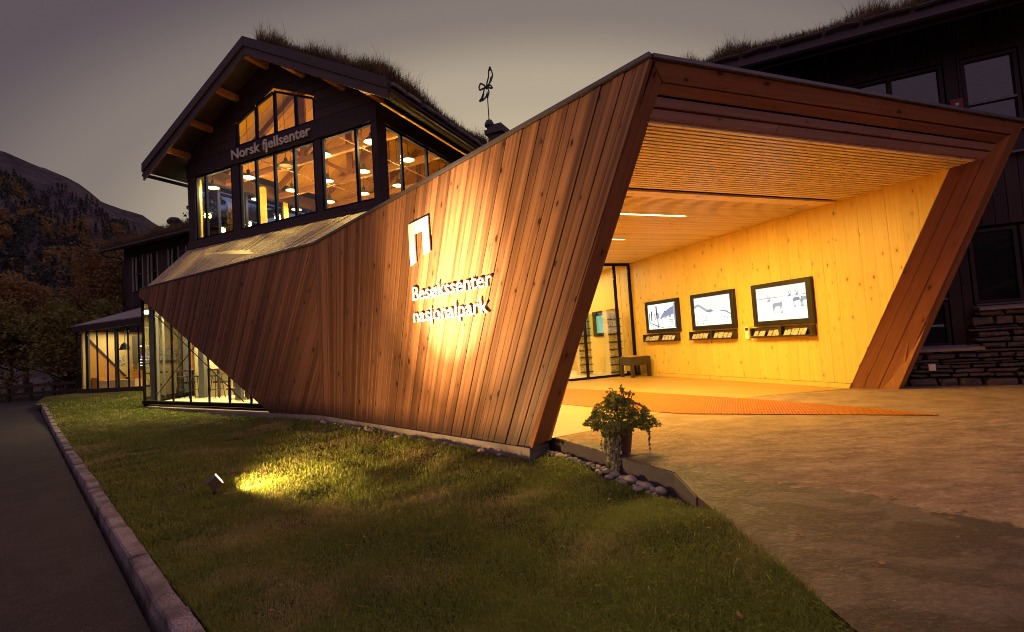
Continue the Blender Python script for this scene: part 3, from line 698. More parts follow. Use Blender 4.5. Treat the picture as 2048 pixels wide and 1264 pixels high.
# room behind the entrance
room = empty('reception_room', tuple(PT(3, -9, 0))); tag(room, 'pale lit reception room seen behind the glazed entrance screen', 'room')
mb = MB(); mb.prism([PT(-2.0, -6.66, -.02), PT(6.07, -6.66, -.02), PT(6.3, -14, -.02), PT(-6.5, -14, -.02)], (0, 0, .0265)); mb.build('room_floor', plain('pale_stone_floor', (.62, .56, .40), .5, nscale=3, vary=.08), room)
mb = MB(); mb.prism([PT(6.075, -7.2, 0), PT(6.075, -14, 0), PT(6.075, -14, 3.3), PT(6.075, -7.2, 3.3)], PU * .02); mb.build('side_wall', M['pine'], room)
mb = MB(); mb.prism([PT(-6, -13.5, 0), PT(6.07, -13.5, 0), PT(6.07, -13.5, 3.3), PT(-6, -13.5, 3.3)], -PN * .05); mb.build('back_wall', M['wallpaper_cream'], room)
mb = MB(); mb.prism([PT(-1.5, -6.7, 3.16), PT(6.3, -6.7, 3.16), PT(6.3, -13.6, 3.16), PT(-1.5, -13.6, 3.16)], (0, 0, .04)); mb.build('room_ceiling', M['pine'], room)
area('reception_lamp', PT(4.2, -8.9, 3.1), 2.5, 2.6, 150, (1, .80, .42), (0, 0, rz), room)
# brochure towers
def brochure_tower(u, n, h, lab):
    r = empty('brochure_stand', tuple(PT(u, n, 0))); tag(r, lab, 'brochure stand', 'brochure towers behind the entrance glass')
    w, d = .21, .2
    mb = MB(); mb.prism([PT(u - w, n - d, .0), PT(u + w, n - d, .0), PT(u + w, n + .02, .0), PT(u - w, n + .02, .0)], (0, 0, h)); mb.build('stand_body', M['int_pale'], r)
    k = .12; 
    while k < h - .12:
        for c in range(3):
            x = u - w + .02 + c * (2 * w - .02) / 3; ww = (2 * w - .02) / 3 - .02
            mb = MB(); mb.prism([PT(x, n + .025, k), PT(x + ww, n + .025, k), PT(x + ww, n + .05, k), PT(x, n + .05, k)], (0, 0, .14)); mb.build('leaflet_pocket', M['brochure'], r)
        mb = MB(); mb.prism([PT(u - w, n + .02, k - .035), PT(u + w, n + .02, k - .035), PT(u + w, n + .075, k - .035), PT(u - w, n + .075, k - .035)], (0, 0, .025)); mb.build('ledge', M['tray'], r)
        k += .215
brochure_tower(5.66, -7.05, 1.88, 'tall brochure stand nearest the pine wall, behind the entrance glass')
brochure_tower(5.26, -8.1, 1.84, 'tall brochure stand nearer the raked timber wall, behind the entrance glass')
# screen on the side wall inside the room
def U_wall_rect(na, nb, za, zb, off, m, nm, parent, th=.02):
    mb = MB(); mb.prism([PT(U0 - off, na, za), PT(U0 - off, nb, za), PT(U0 - off, nb, zb), PT(U0 - off, na, zb)], PU * th); return mb.build(nm, m, parent)
r = empty('wall_screen', tuple(PT(U0, -9.2, 1.5))); tag(r, 'teal lit wall screen seen through the entrance glass between the brochure stands', 'screen')
U_wall_rect(-8.85, -7.45, 1.13, 1.93, .05, M['black'], 'screen_frame', r, .05); U_wall_rect(-8.6, -7.6, 1.24, 1.78, .056, M['screen_teal'], 'screen_panel', r, .005)
r = empty('glass_divider', tuple(PT(4.2, -8.2, 1.5))); tag(r, 'frosted glass sheet hanging between the brochure stands', 'glass panel')
mb = MB(); mb.prism([PT(4.95, -7.55, 1.15), PT(5.5, -7.35, 1.15), PT(5.5, -7.35, 1.80), PT(4.95, -7.55, 1.80)], PN * .01); mb.build('glass_sheet', glass('frosted_sheet', (.80, .92, .80), .15, .5), r)

# ------------------------------------------------------------------ the three screens on the display wall; d = metres from the far corner
def D(d): return -6.15 + d - .0
def screen_unit(d0, lab, kind):
    r = empty('wall_screen', tuple(PT(U0, D(d0 + .655), 1.55))); tag(r, lab, 'screen', 'information screens on the pine wall')
    a, b = D(d0), D(d0 + 1.31)
    z0, z1 = 1.13, 1.965
    for (na, nb, za, zb) in ((a, b, z0, z0 + .10), (a, b, z1 - .09, z1), (a, a + .10, z0 + .10, z1 - .09), (b - .10, b, z0 + .10, z1 - .09)):
        U_wall_rect(na, nb, za, zb, .075, M['black'], 'screen_frame', r, .075)
    sa, sb, s0, s1 = a + .10, b - .10, z0 + .10, z1 - .09
    U_wall_rect(sa, sb, s0, s1, .055, M['screen'], 'screen_panel', r, .05)
    W_ = sb - sa; H_ = s1 - s0
    def pic(pts, m, lay=1, nm='picture'):
        """flat shape on the screen, in 0..1 picture units (x left to right, y up)"""
        mb = MB(); mb.prism([PT(U0 - .0555 - .0012 * lay, sa + x * W_, s0 + y * H_) for x, y in pts], PU * .0008); mb.build(nm, m, r)
    def rect(x0, y0, x1, y1, m, lay=1): pic([(x0, y0), (x1, y0), (x1, y1), (x0, y1)], m, lay)
    if kind == 0:
        pic([(.42, .38), (.55, .62), (.80, .80), (.93, .86), (.93, .38)], M['screen_blue'], 1); pic([(.5, .42), (.93, .55), (.93, .38), (.5, .38)], M['screen'], 2)
        rect(.30, .42, .40, .64, M['screen_blue'], 3); rect(.30, .55, .345, .92, M['screen_dark'], 4); rect(.34, .05, .37, .42, M['screen_dark'], 5)
        rect(.11, .35, .15, .74, M['screen_dark'], 3); rect(.24, .38, .27, .62, M['screen_dark'], 3); rect(.03, .22, .07, .66, M['screen_blue'], 3)
        pic([(.12, .22), (.34, .09), (.56, .02), (.56, .04), (.35, .12), (.13, .25)], M['screen_dark'], 4); rect(.94, .03, .99, .97, M['screen_blue'], 4); rect(.60, .66, .635, .70, M['screen_dark'], 5)
        for q in range(4): rect(.74, .06 + q * .085, .90, .09 + q * .085, M['screen_grey'], 3)
        rect(.60, .42, .68, .50, M['screen_grey'], 5); rect(.76, .42, .84, .52, M['screen_grey'], 5)
    elif kind == 1:
        rect(0, .52, 1, 1, M['screen_sky'], 1)
        pic([(0, .72), (.12, .78), (.25, .66), (.38, .54), (.5, .5), (.52, .44), (0, .44)], M['screen_grey'], 2); pic([(0, .62), (.12, .70), (.30, .52), (.42, .44), (.3, .40), (0, .46)], M['screen'], 3)
        pic([(.32, .50), (.40, .545), (.48, .55), (.54, .50), (.50, .46), (.38, .45)], M['screen_blue'], 4)
        pic([(.48, .46), (.62, .54), (.74, .66), (.88, .74), (1, .78), (1, .3), (.5, .3)], M['screen'], 5); pic([(.66, .42), (.74, .46), (.86, .42), (1, .30), (1, .34), (.88, .46), (.74, .49)], M['screen_blue'], 6)
        for q in range(46):
            x = random.uniform(.02, .34); y = random.uniform(.02, .44 - x * .5); s = random.uniform(.008, .016); rect(x, y, x + s, y + s * 3, M['screen_grey' if q % 3 else 'screen_blue'], 6)
        for q in range(12):
            x = random.uniform(.66, .96); y = random.uniform(.18, .30); rect(x, y, x + .02, y + .03, M['screen_grey'], 6)
    else:
        rect(0, .68, 1, 1, M['screen_sky'], 1); pic([(0, .675), (.3, .69), (.6, .675), (1, .70), (1, .68), (0, .66)], M['screen_grey'], 2)
        def deer(x, y, s, flip=1, dark='screen_grey'):
            f = lambda px_, py_: (x + flip * px_ * s * .56, y + py_ * s)
            P = lambda pts, m, lay: pic([f(*q) for q in (pts if flip > 0 else pts[::-1])], M[m], lay)
            P([(.28, .52), (.42, .60), (.80, .62), (.97, .66), (1.0, .58), (.96, .44), (.80, .42), (.50, .38), (.32, .40)], dark, 3)      # trunk
            P([(.10, .80), (.20, .78), (.36, .60), (.30, .44), (.20, .58)], 'screen_sky', 4)                                            # neck
            P([(-.06, .72), (.08, .84), (.18, .84), (.20, .76), (.04, .68)], dark, 5)                                                   # head
            for q in ((.08, .84, .02, 1.0), (.14, .84, .18, 1.02), (.02, 1.0, .06, 1.06)):                                               # antlers
                P([(q[0], q[1]), (q[2], q[3]), (q[2] + .02, q[3]), (q[0] + .025, q[1])], 'screen_blue', 5)
            for lx, ly in ((.34, .42), (.42, .41), (.84, .44), (.92, .46)):                                                              # legs
                P([(lx, ly), (lx + .06, ly), (lx + .045, .2), (lx + .06, .0), (lx + .015, .0), (lx + .01, .2)], 'screen_blue', 4)
        deer(.24, .20, .52); deer(.66, .34, .46, 1, 'screen_blue'); deer(.80, .33, .48, 1, 'screen_grey')
    return r
screen_unit(.15, 'screen showing posts in a snowy village, farthest of the three on the pine wall', 0)
screen_unit(1.92, 'middle wall screen showing snowy hills and a valley', 1)
screen_unit(3.71, 'screen showing reindeer on snow, nearest the raked timber leg', 2)
def shelf(d0, which):
    a, b = D(d0), D(d0 + 1.36); r = empty('brochure_shelf', tuple(PT(U0, (a + b) / 2, 1.0)))
    tag(r, 'dark open leaflet shelf under the %s screen' % which, 'shelf', 'leaflet shelves under the screens')
    def bx_(na, nb, za, zb, ua, ub, nm): 
        mb = MB(); mb.prism([PT(U0 - ub, na, za), PT(U0 - ub, nb, za), PT(U0 - ub, nb, zb), PT(U0 - ub, na, zb)], PU * (ub - ua)); mb.build(nm, M['tray'], r)
    z0, z1 = .905, 1.105
    bx_(a, b, z0, z1, 0.0, .02, 'back_panel'); bx_(a, b, z0, z0 + .015, .022, .13, 'tray_base'); bx_(a, b, z0 + .017, z0 + .035, .118, .13, 'front_lip')
    bx_(a, a + .018, z0 + .037, z1, .022, .12, 'end_panel'); bx_(b - .018, b, z0 + .037, z1, .022, .12, 'end_panel'); m_ = (a + b) / 2; bx_(m_ - .03, m_ + .03, z0 + .037, z1, .022, .10, 'divider')
    cnt = 0
    for s_, e_ in ((a + .04, m_ - .05), (m_ + .06, b - .12)):
        k = s_
        while k < e_ - .09:
            if random.random() < .93:
                w = random.choice([.1, .105, .14]); w = min(w, e_ - k); h = random.uniform(.13, .155)
                mb = MB(); mb.prism([PT(U0 - .100, k, z0 + .0165), PT(U0 - .100, k + w, z0 + .0165), PT(U0 - .045, k + w + .02, z0 + h), PT(U0 - .045, k + .02, z0 + h)], PU * .008)
                o = mb.build('leaflet', M['brochure'], loc=PT(U0 - .08, k, z0 + .05)); cnt += 1; tag(o, 'small printed leaflet, %s from the left in the shelf under the %s screen' % (('first', 'second', 'third', 'fourth', 'fifth', 'sixth', 'seventh', 'eighth', 'ninth', 'tenth', 'eleventh')[cnt - 1], which), 'leaflet', 'leaflets in the shelf under the %s screen' % which)
                k += w + .018
            else: k += .06
shelf(.03, 'farthest'); shelf(1.84, 'middle'); shelf(3.64, 'nearest')
r = empty('card_reader', tuple(PT(U0, D(3.47), 1.0))); tag(r, 'narrow white upright box on the pine wall left of the reindeer screen', 'wall box')
U_wall_rect(D(3.43), D(3.53), .885, 1.145, .04, M['white'], 'casing', r, .04); U_wall_rect(D(3.445), D(3.515), 1.06, 1.12, .043, M['tray'], 'slot', r, .003)
# low planter-like table in the corner
tb = empty('corner_table', tuple(PT(5.66, -6.14, 0))); tag(tb, 'small dark box table on four legs in the corner by the entrance glass', 'table')
c0, c1, e0, e1 = 5.36, 5.96, -6.42, -5.86
mb = MB(); mb.prism([PT(c0, e0, .32), PT(c1, e0, .32), PT(c1, e1, .32), PT(c0, e1, .32)], (0, 0, .22)); mb.build('box', M['tray'], tb)
mb = MB(); mb.prism([PT(c0 + .04, e0 + .04, .542), PT(c1 - .04, e0 + .04, .542), PT(c1 - .04, e1 - .04, .542), PT(c0 + .04, e1 - .04, .542)], (0, 0, .015)); mb.build('table_top', M['int_wood'], tb)
for a in (c0 + .04, c1 - .04):
    for b in (e0 + .04, e1 - .04):
        mb = MB(); mb.prism([PT(a - .038, b - .038, 0), PT(a + .038, b - .038, 0), PT(a + .038, b + .038, 0), PT(a - .038, b + .038, 0)], (0, 0, .318)); mb.build('leg', M['tray'], tb)

# ------------------------------------------------------------------ sign letters
def letters(text, height, place, depth, mat, parent, width=None, bold=.012):
    """each letter a mesh of its own; place(x, y, d) maps sign metres to the world"""
    def curve(s):
        cu = bpy.data.curves.new('t', 'FONT'); cu.body = s; cu.size = 1; cu.offset = bold; cu.resolution_u = 3; cu.space_character = 1.0
        ob = bpy.data.objects.new('t', cu); C.objects.link(ob); return ob, cu
    def bbox(s):
        ob, cu = curve(s); dg = bpy.context.evaluated_depsgraph_get(); me = bpy.data.meshes.new_from_object(ob.evaluated_get(dg))
        xs = [v.co.x for v in me.vertices]; ys = [v.co.y for v in me.vertices]; C.objects.unlink(ob); bpy.data.objects.remove(ob); return me, (min(xs), max(xs), min(ys), max(ys))
    _, full = bbox(text); cap_ = bbox('N')[1]; sy = height / (cap_[3] - cap_[2]); sx = (width / (full[1] - full[0])) if width else sy
    for i, ch in enumerate(text):
        if ch == ' ': continue
        me, bb = bbox(ch); off = bbox(text[:i + 1])[1][1] - bb[1]
        bm = bmesh.new(); bm.from_mesh(me); bmesh.ops.remove_doubles(bm, verts=bm.verts, dist=1e-5)
        ret = bmesh.ops.extrude_face_region(bm, geom=bm.faces[:]); new = [g for g in ret['geom'] if isinstance(g, bmesh.types.BMVert)]; ns = set(new)
        base = origin_of(parent); 
        for v in bm.verts: v.co = Vector(place((v.co.x + off - full[0]) * sx, v.co.y * sy, depth if v in ns else 0.0)) - base
        bmesh.ops.recalc_face_normals(bm, faces=bm.faces[:])
        m2 = bpy.data.meshes.new('letter'); bm.to_mesh(m2); bm.free(); m2.materials.append(mat)
        o = bpy.data.objects.new('letter', m2); C.objects.link(o); o.parent = parent
W1u = V(.6884, -.7254, 0); W1o = V(-1.53, 7.45, 0)
def W1p(u, z, d=0): return W1o + W1u * u + V(0, 0, z) + W1n * (.022 + d)
sg = empty('wall_sign', tuple(W1p(1, 1.75))); tag(sg, 'two lines of raised pale lettering reading Besøkssenter nasjonalpark on the timber wall', 'sign')
letters('Besøkssenter', .205, lambda x, y, d: W1p(.155 + x, 1.845 + y, d), .018, M['white'], sg, 1.785, .006)
letters('nasjonalpark', .205, lambda x, y, d: W1p(.145 + x, 1.525 + y, d), .018, M['white'], sg, 1.70, .006)
lg = empty('wall_emblem', tuple(W1p(.4, 2.7))); tag(lg, 'flat white doorway-shaped emblem on the timber wall above the lettering', 'emblem')
mb = MB(); out = [(.145, 2.985), (.665, 3.005), (.672, 2.50), (.515, 2.47), (.505, 2.825), (.298, 2.815), (.297, 2.405), (.147, 2.365)]
mb.prism([W1p(*out[i]) for i in (0, 1, 4, 5)], W1n * .02); mb.prism([W1p(*out[i]) for i in (1, 2, 3, 4)], W1n * .02); mb.prism([W1p(*out[i]) for i in (0, 5, 6, 7)], W1n * .02); mb.build('emblem_plate', M['white'], lg)

# ------------------------------------------------------------------ the old timber hall
hall = empty('timber_hall', tuple(F(3.7, 0, 0))); tag(hall, 'dark timber gabled hall with lit windows and a grass roof, behind the timber wall', 'building')
def hb(s0, s1, b0, b1, z0, z1, nm, m, parent=hall):
    mb = MB(); mb.prism([F(s0, b0, z0), F(s1, b0, z0), F(s1, b1, z0), F(s0, b1, z0)], (0, 0, z1 - z0)); return mb.build(nm, m, parent)
HB = 9.5; S1 = 7.42
# bodies of the lower storey and sills
hb(0.02, S1, .02, HB, 3.4, 4.64, 'lower_wall', M['dark'])
hb(-.06, S1 + .05, -.06, .10, 4.70, 4.88, 'sill_beam', M['dark']); hb(-.06, .10, .102, HB, 4.70, 4.88, 'sill_beam', M['dark']); hb(S1 - .1, S1 + .05, .102, HB, 4.70, 4.88, 'sill_beam', M['dark'])
hb(-.10, S1 + .09, -.10, -.062, 4.64, 4.70, 'drip_board', M['barge']); hb(-.10, -.062, -.06, HB, 4.64, 4.70, 'drip_board', M['barge'])
hb(-.05, .10, -.05, .12, 4.885, 7.10, 'corner_post', M['dark']); hb(7.08, 7.42, -.05, .12, 4.885, 7.10, 'corner_post', M['dark'])
for a, b in ((1.85, 2.08), (5.08, 5.38)): hb(a, b, -.03, .12, 4.885, 6.86, 'post', M['dark'])
for a, b in ((.12, .30),): hb(-.05, .10, a, b, 4.885, 6.90, 'post', M['dark'])
hb(-.05, .10, 3.50, 3.72, 4.885, 6.90, 'post', M['dark'])
hb(-.07, S1 + .02, -.07, .12, 6.865, 7.34, 'header_beam', M['dark']); hb(-.07, .12, .122, HB, 6.90, 7.34, 'header_beam', M['dark']); hb(7.25, 7.42, .122, HB, 6.90, 7.34, 'header_beam', M['dark'])
hb(-.045, .12, 6.6, HB, 4.885, 6.90, 'side_wall', M['dark'])
# gable wall with boards around the pentagonal window
def roofz(s): return 9.62 - abs(s - 3.72) * .532
gz = [(5.14, 7.36), (5.14, 8.10), (4.29, 8.42), (3.53, 8.64), (2.72, 8.30), (2.02, 8.02), (2.02, 7.36)]
def gpoly(pts, nm, m, b=-.03, th=.1):
    mb = MB(); mb.prism([F(s, b, z) for s, z in pts], TB * th); return mb.build(nm, m, hall)
zt = 7.36
while zt < 9.5:
    h = .26
    for lo, hi, side in ((5.16, 7.40, 1), (-.02, 2.0, 0)):
        pl = [(lo, zt), (hi, zt), (hi, zt + h), (lo, zt + h)]
        pl = clip(pl, (.532, 1), 9.60 + 3.72 * .532) if side else clip(pl, (-.532, 1), 9.60 - 3.72 * .532)
        if len(pl) > 2: plank([F(s, -.04, z) for s, z in pl], TA, -TB, .04, M['dark'], hall, 'wall_board', chamf=.006)
    pl = [(2.0, zt), (5.16, zt), (5.16, zt + h), (2.0, zt + h)]
    pl = clip(pl, (.532, 1), 9.60 + 3.72 * .532) if True else pl
    pl = clip(pl, (-.532, 1), 9.60 - 3.72 * .532) if len(pl) > 2 else []
    for A_, n_, d_ in ((1, (-.385, -1), -(8.70 + .385 * 3.53)), (0, (.42, -1), -(8.70 - .42 * 3.53))):
        q = clip(pl, (-1, 0) if A_ else (1, 0), -3.53 if A_ else 3.53) if len(pl) > 2 else []
        q = clip(q, n_, d_) if len(q) > 2 else []
        if len(q) > 2: plank([F(s, -.04, z) for s, z in q], TA, -TB, .04, M['dark'], hall, 'wall_board', chamf=.006)
    zt += h
# windows
def hall_window(s0, s1, z0, z1, mull, glassm=None, side=None, top=None):
    """frame + panes; side None = front wall, else ('R' or 'L') side wall with s as depth"""
    w = empty('window', (0, 0, 0), hall)
    def P(a, z, o=0.0):
        if side is None: return F(a, o, z)
        if side == 'R': return F(o, a, z)
        return F(S1 - .06 - o, a, z)
    w.location = P((s0 + s1) / 2, z0) - origin_of(hall)
    fw = .055
    def fr(pts):
        mb = MB(); d = (P(0, 0, 1) - P(0, 0, 0)); mb.prism([P(a, z, -.02) for a, z in pts], d * .07); mb.build('frame', M['blue'], w)
    if top is None: fr([(s0, z1 - fw), (s1, z1 - fw), (s1, z1), (s0, z1)])
    fr([(s0, z0), (s1, z0), (s1, z0 + fw), (s0, z0 + fw)])
    xs = [s0] + mull + [s1]
    tz = (lambda a: z1) if top is None else top
    for i, m in enumerate(xs):
        a = m if i == 0 else (m - fw if i == len(xs) - 1 else m - fw / 2 - .012); b = a + (fw if i in (0, len(xs) - 1) else fw + .024)
        fr([(a, z0 + fw + .001), (b, z0 + fw + .001), (b, tz(b) - fw - .001), (a, tz(a) - fw - .001)])
    for a, b in zip(xs[:-1], xs[1:]):
        if top is not None: fr([(a + fw, tz(a + fw) - fw), (b - .03, tz(b - .03) - fw), (b - .03, tz(b - .03)), (a + fw, tz(a + fw))])
        mb = MB(); d = (P(0, 0, 1) - P(0, 0, 0)); mb.prism([P(a + .045, z0 + fw, .008), P(b - .045, z0 + fw, .008), P(b - .045, tz(b) - fw, .008), P(a + .045, tz(a) - fw, .008)], d * .008)
        mb.build('pane', glassm or M['glass_hall'], w)
    return w
hall_window(.10, 1.85, 4.885, 6.86, [.66]); hall_window(2.08, 5.08, 4.885, 6.86, [2.85, 3.62, 4.37]); hall_window(5.38, 7.08, 4.885, 6.86, [6.62])
def gt(s):
    for (a, za), (b, zb) in zip(gz[1:5], gz[2:6]):
        if b - 1e-6 <= s <= a + 1e-6: return za + (zb - za) * (a - s) / (a - b)
    return gz[1][1] if s > 5 else gz[5][1]
hall_window(2.02, 5.14, 7.36, 8.6, [2.72, 3.53, 4.29], top=gt)
hall_window(.30, 3.50, 4.885, 6.90, [.98, 2.17], side='R'); hall_window(3.72, 6.6, 4.885, 6.90, [4.7, 5.7], side='R')
for a, b, ml in ((.3, 3.4, [.9, 1.9]), (3.6, 6.7, [4.6, 5.7]), (6.9, 9.3, [8.0])):
    hall_window(a, b, 4.885, 6.90, ml, M['glass_blue'], side='L')
for a, b in ((.12, .30), (3.4, 3.6), (6.7, 6.9), (9.3, HB)): hb(7.28, 7.42, a, b, 4.885, 6.9, 'post', M['int_wood'])
# interior: floor, back wall, sloped board ceiling, trusses
hb(.1, 7.28, .1, HB, 4.66, 4.70, 'hall_floor', M['int_pale'])
mb = MB(); mb.prism([F(.1, HB - .05, 4.7), F(7.3, HB - .05, 4.7), F(7.3, HB - .05, 7.5), F(3.72, HB - .05, 9.4), F(.1, HB - .05, 7.5)], TB * .05); mb.build('back_wall', M['int_wood'], hall)
for sg_ in (0, 1):
    for k in range(24):
        b0 = .10 + k * .39
        def cs(s): return F(s, 0, roofz(s) - .16)
        e = (.12, 3.71) if sg_ == 0 else (7.28, 3.73)
        a_, c_ = cs(e[0]), cs(e[1])
        plank([a_ + TB * b0, a_ + TB * (b0 + .385), c_ + TB * (b0 + .385), c_ + TB * b0], c_ - a_, V(0, 0, -1), .03, M['int_wood'], hall, 'ceiling_board', chamf=.004)
for b in (1.15, 3.1, 5.1, 7.1):
    tr = empty('roof_truss', (0, 0, 0), hall); tr.location = F(3.72, b, 7.0) - origin_of(hall)
    def tb_(p, q, w=.12, h=.18, nm='truss_beam'):
        mb = MB(); mb.bar(p, q, w, h); mb.build(nm, M['beam'], tr)
    tb_(F(.15, b, 7.02), F(7.3, b, 7.02), .12, .20); tb_(F(3.72, b, 7.13), F(3.72, b, 9.2)); tb_(F(.3, b, 7.35), F(3.65, b, 9.22)); tb_(F(7.15, b, 7.35), F(3.80, b, 9.22))
    tb_(F(3.66, b + .0, 7.2), F(1.9, b, 8.28), .09, .12); tb_(F(3.78, b, 7.2), F(5.6, b, 8.28), .09, .12)
for s in (1.4, 4.4):
    mb = MB(); mb.bar(F(s, .2, 6.86), F(s, 9.3, 6.86), .04, .03); mb.build('lamp_rail', M['beam'], hall)
for b in (1.9, 4.6):
    mb = MB(); mb.bar(F(6.5, b, 4.7), F(6.5, b, 6.92), .16, .16); mb.build('inner_post', M['int_wood'], hall)
# pendant lamps
def pendant(s, b, z, lit=True, lab='', r=.19):
    root = empty('pendant_lamp', tuple(F(s, b, z))); tag(root, lab, 'lamp', 'enamel pendant lamps in the hall windows')
    c = F(s, b, z)
    mb = MB(); mb.lathe(c, [(r, 0), (r * .96, .03), (r * .62, .095), (r * .30, .14), (r * .26, .22), (.02, .25)], 24); mb.build('shade', M['lamp_metal'], root, smooth=True)
    mb = MB(); mb.lathe(c + V(0, 0, .012), [(.001, 0), (r * .93, .0), (r * .90, .02), (.001, .022)], 24); mb.build('diffuser', M['bulb'] if lit else M['signw'], root)
    mb = MB(); mb.tube([c + V(0, 0, .25), c + V(0, 0, roofz(s) - z - .17)], .008, 6); mb.build('cord', M['black'], root)
    if lit:
        l = bpy.data.lights.new('bulb', 'POINT'); l.energy = 170 if b < 1 else 80; l.color = (1, .70, .17); l.shadow_soft_size = .12; o = bpy.data.objects.new('bulb', l); C.objects.link(o); o.parent = root; o.location = (0, 0, -.12)
names_s = ['right hand corner', 'right hand window', 'centre window, right of its middle', 'centre window, left end', 'left hand window']
rows = ['close to the front glass', 'in the second row back', 'in the third row back']
for j, b in enumerate((.38, 1.95, 3.6)):
    for i, s in enumerate((.50, 2.15, 3.62, 5.2, 6.85)):
        if (j, i) == (0, 2): pendant(s, b, 6.6, False, 'unlit dark pendant lamp close to the front glass of the hall', .19); continue
        pendant(s, b, 6.58 if not (j == 0 and i == 1) else 6.6, True, 'lit pendant lamp behind the %s, %s' % (names_s[i], rows[j]))
# roof: decks, boards, rafters, sod
OV = .8
def rp(s, b, dz=0): return F(s, b, 9.62 - abs(s - 3.72) * .532 + dz)
for e, nm in ((-.98, 0), (8.42, 1)):
    mb = MB(); mb.prism([rp(3.72, -OV + .03), rp(e, -OV + .03), rp(e, HB + .8), rp(3.72, HB + .8)], (0, 0, .06)); mb.build('roof_deck', M['dark2'], hall)
    mb = MB(); mb.prism([rp(3.72, -OV + .05, .062), rp(e * .985 + .04, -OV + .05, .062), rp(e * .985 + .04, HB + .8, .062), rp(3.72, HB + .8, .062)], (0, 0, .16)); mb.build('turf', M['turf'], hall)
    for q in range(11):   # board soffit
        f0, f1 = q / 11, (q + 1) / 11; s0 = 3.72 + (e - 3.72) * f0; s1 = 3.72 + (e - 3.72) * f1
        plank([rp(s0, -OV + .04, -.004), rp(s1, -OV + .04, -.004), rp(s1, .0, -.004), rp(s0, .0, -.004)], rp(s1, 0) - rp(s0, 0) if False else TB, V(0, 0, -1), .02, M['dark'], hall, 'soffit_board', chamf=.003)
    # bargeboards: two bands, the upper proud of the lower
    for (o_, d0, d1) in ((.0, .24, -.03), (.045, -.02, -.27)):
        a_, b_ = rp(3.72, -OV + o_), rp(e + (-.03 if e < 0 else .03), -OV + o_)
        plank([a_ + V(0, 0, d0), b_ + V(0, 0, d0), b_ + V(0, 0, d1), a_ + V(0, 0, d1)], b_ - a_, -TB, .045, M['barge'], hall, 'bargeboard', chamf=.004)
    # gutter and eave boards
    mb = MB(); mb.tube([rp(e, -OV + .06, -.10) + TA * (-.07 if e < 0 else .07), rp(e, HB + .8, -.10) + TA * (-.07 if e < 0 else .07)], .055, 10); mb.build('gutter', M['steel'], hall, smooth=True)
    mb = MB(); mb.prism([rp(e, -OV + .06, -.03), rp(e, HB + .8, -.03), rp(e, HB + .8, .20), rp(e, -OV + .06, .20)], TA * (.05 if e < 0 else -.05)); mb.build('eave_board', M['dark'], hall)
    k = -OV + .2
    while k < HB:
        L_ = random.uniform(.42, .62); mb = MB(); c = rp(e, k, .14) + TA * (-.03 if e < 0 else .03)
        mb.tube([c, c + TB * L_ * .5 + V(0, 0, random.uniform(-.01, .015)), c + TB * L_], .055, 7); mb.build('sod_log', M['granite'], hall); k += L_ + random.uniform(.05, .12)
# purlin ends under the overhang, lit from the windows
for s in (-.2, .95, 2.35, 5.0, 6.2, 7.3):
    mb = MB(); z = roofz(s) - .14; mb.bar(F(s, -OV + .08, z - .02), F(s, .02, z - .02), .13, .17); mb.build('purlin', M['reveal'], hall)
mb = MB(); mb.bar(F(3.72, -OV + .08, 9.40), F(3.72, .02, 9.40), .16, .22); mb.build('purlin', M['reveal'], hall)
hs = empty('hall_sign', tuple(F(3.7, -.1, 7.1))); tag(hs, 'raised pale lettering reading Norsk fjellsenter on the beam under the gable window', 'sign')
letters('Norsk fjellsenter', .29, lambda x, y, d: F(5.27 - x, -.085 - d, 6.985 + y), .03, M['signw'], hs, 3.16, .014)

# sod grass strips
def sod(name, corners, n, hlo, hhi, label, bias=1.0, w=.010, patch=2.5):
    """blades over the quad corners (a,b,c,d)"""
    a, b, c, d = [np.array(p) for p in corners]; u = rng.uniform(0, 1, (n, 1)); v = rng.uniform(0, 1, (n, 1)) ** bias
    P = (a * (1 - u) + b * u) * (1 - v) + (d * (1 - u) + c * u) * v
    f = np.sin(u[:, 0] * 37 * patch / 2.5 + 3 * np.sin(u[:, 0] * 11)) * .5 + .5
    h = rng.uniform(hlo, hhi, n) * (.55 + .6 * f); tall = rng.uniform(0, 1, n) < .04; h = np.where(tall, h * 1.6, h)
    vv, t = blades(P, h, np.full(n, w) * rng.uniform(.5, 1.3, n), np.abs(rng.normal(.35, .28, n)), rng)
    # seed heads on tall stalks
    o = tri_mesh(name, vv, t, M['sod']); tag(o, label, 'grass', kind='stuff'); return o
zt = .2
sod('roof_grass', [rp(3.3, -OV + .1, zt), rp(-.95, -OV + .1, zt), rp(-.95, .6, zt), rp(3.3, .6, zt)], 13000, .20, .58, 'dry grass along the right slope of the hall gable roof', 1.3)
sod('roof_grass', [rp(-.95, -OV, zt), rp(-.95, HB + .8, zt), rp(-.1, HB + .8, zt), rp(-.1, -OV, zt)], 20000, .14, .52, 'dry grass along the right eave of the hall roof', 1.3)
sod('roof_grass', [rp(8.35, -OV + .05, zt), rp(8.35, .9, zt), rp(7.6, .9, zt), rp(7.6, -OV + .05, zt)], 700, .06, .22, 'thin grass tuft at the left eave corner of the hall roof')

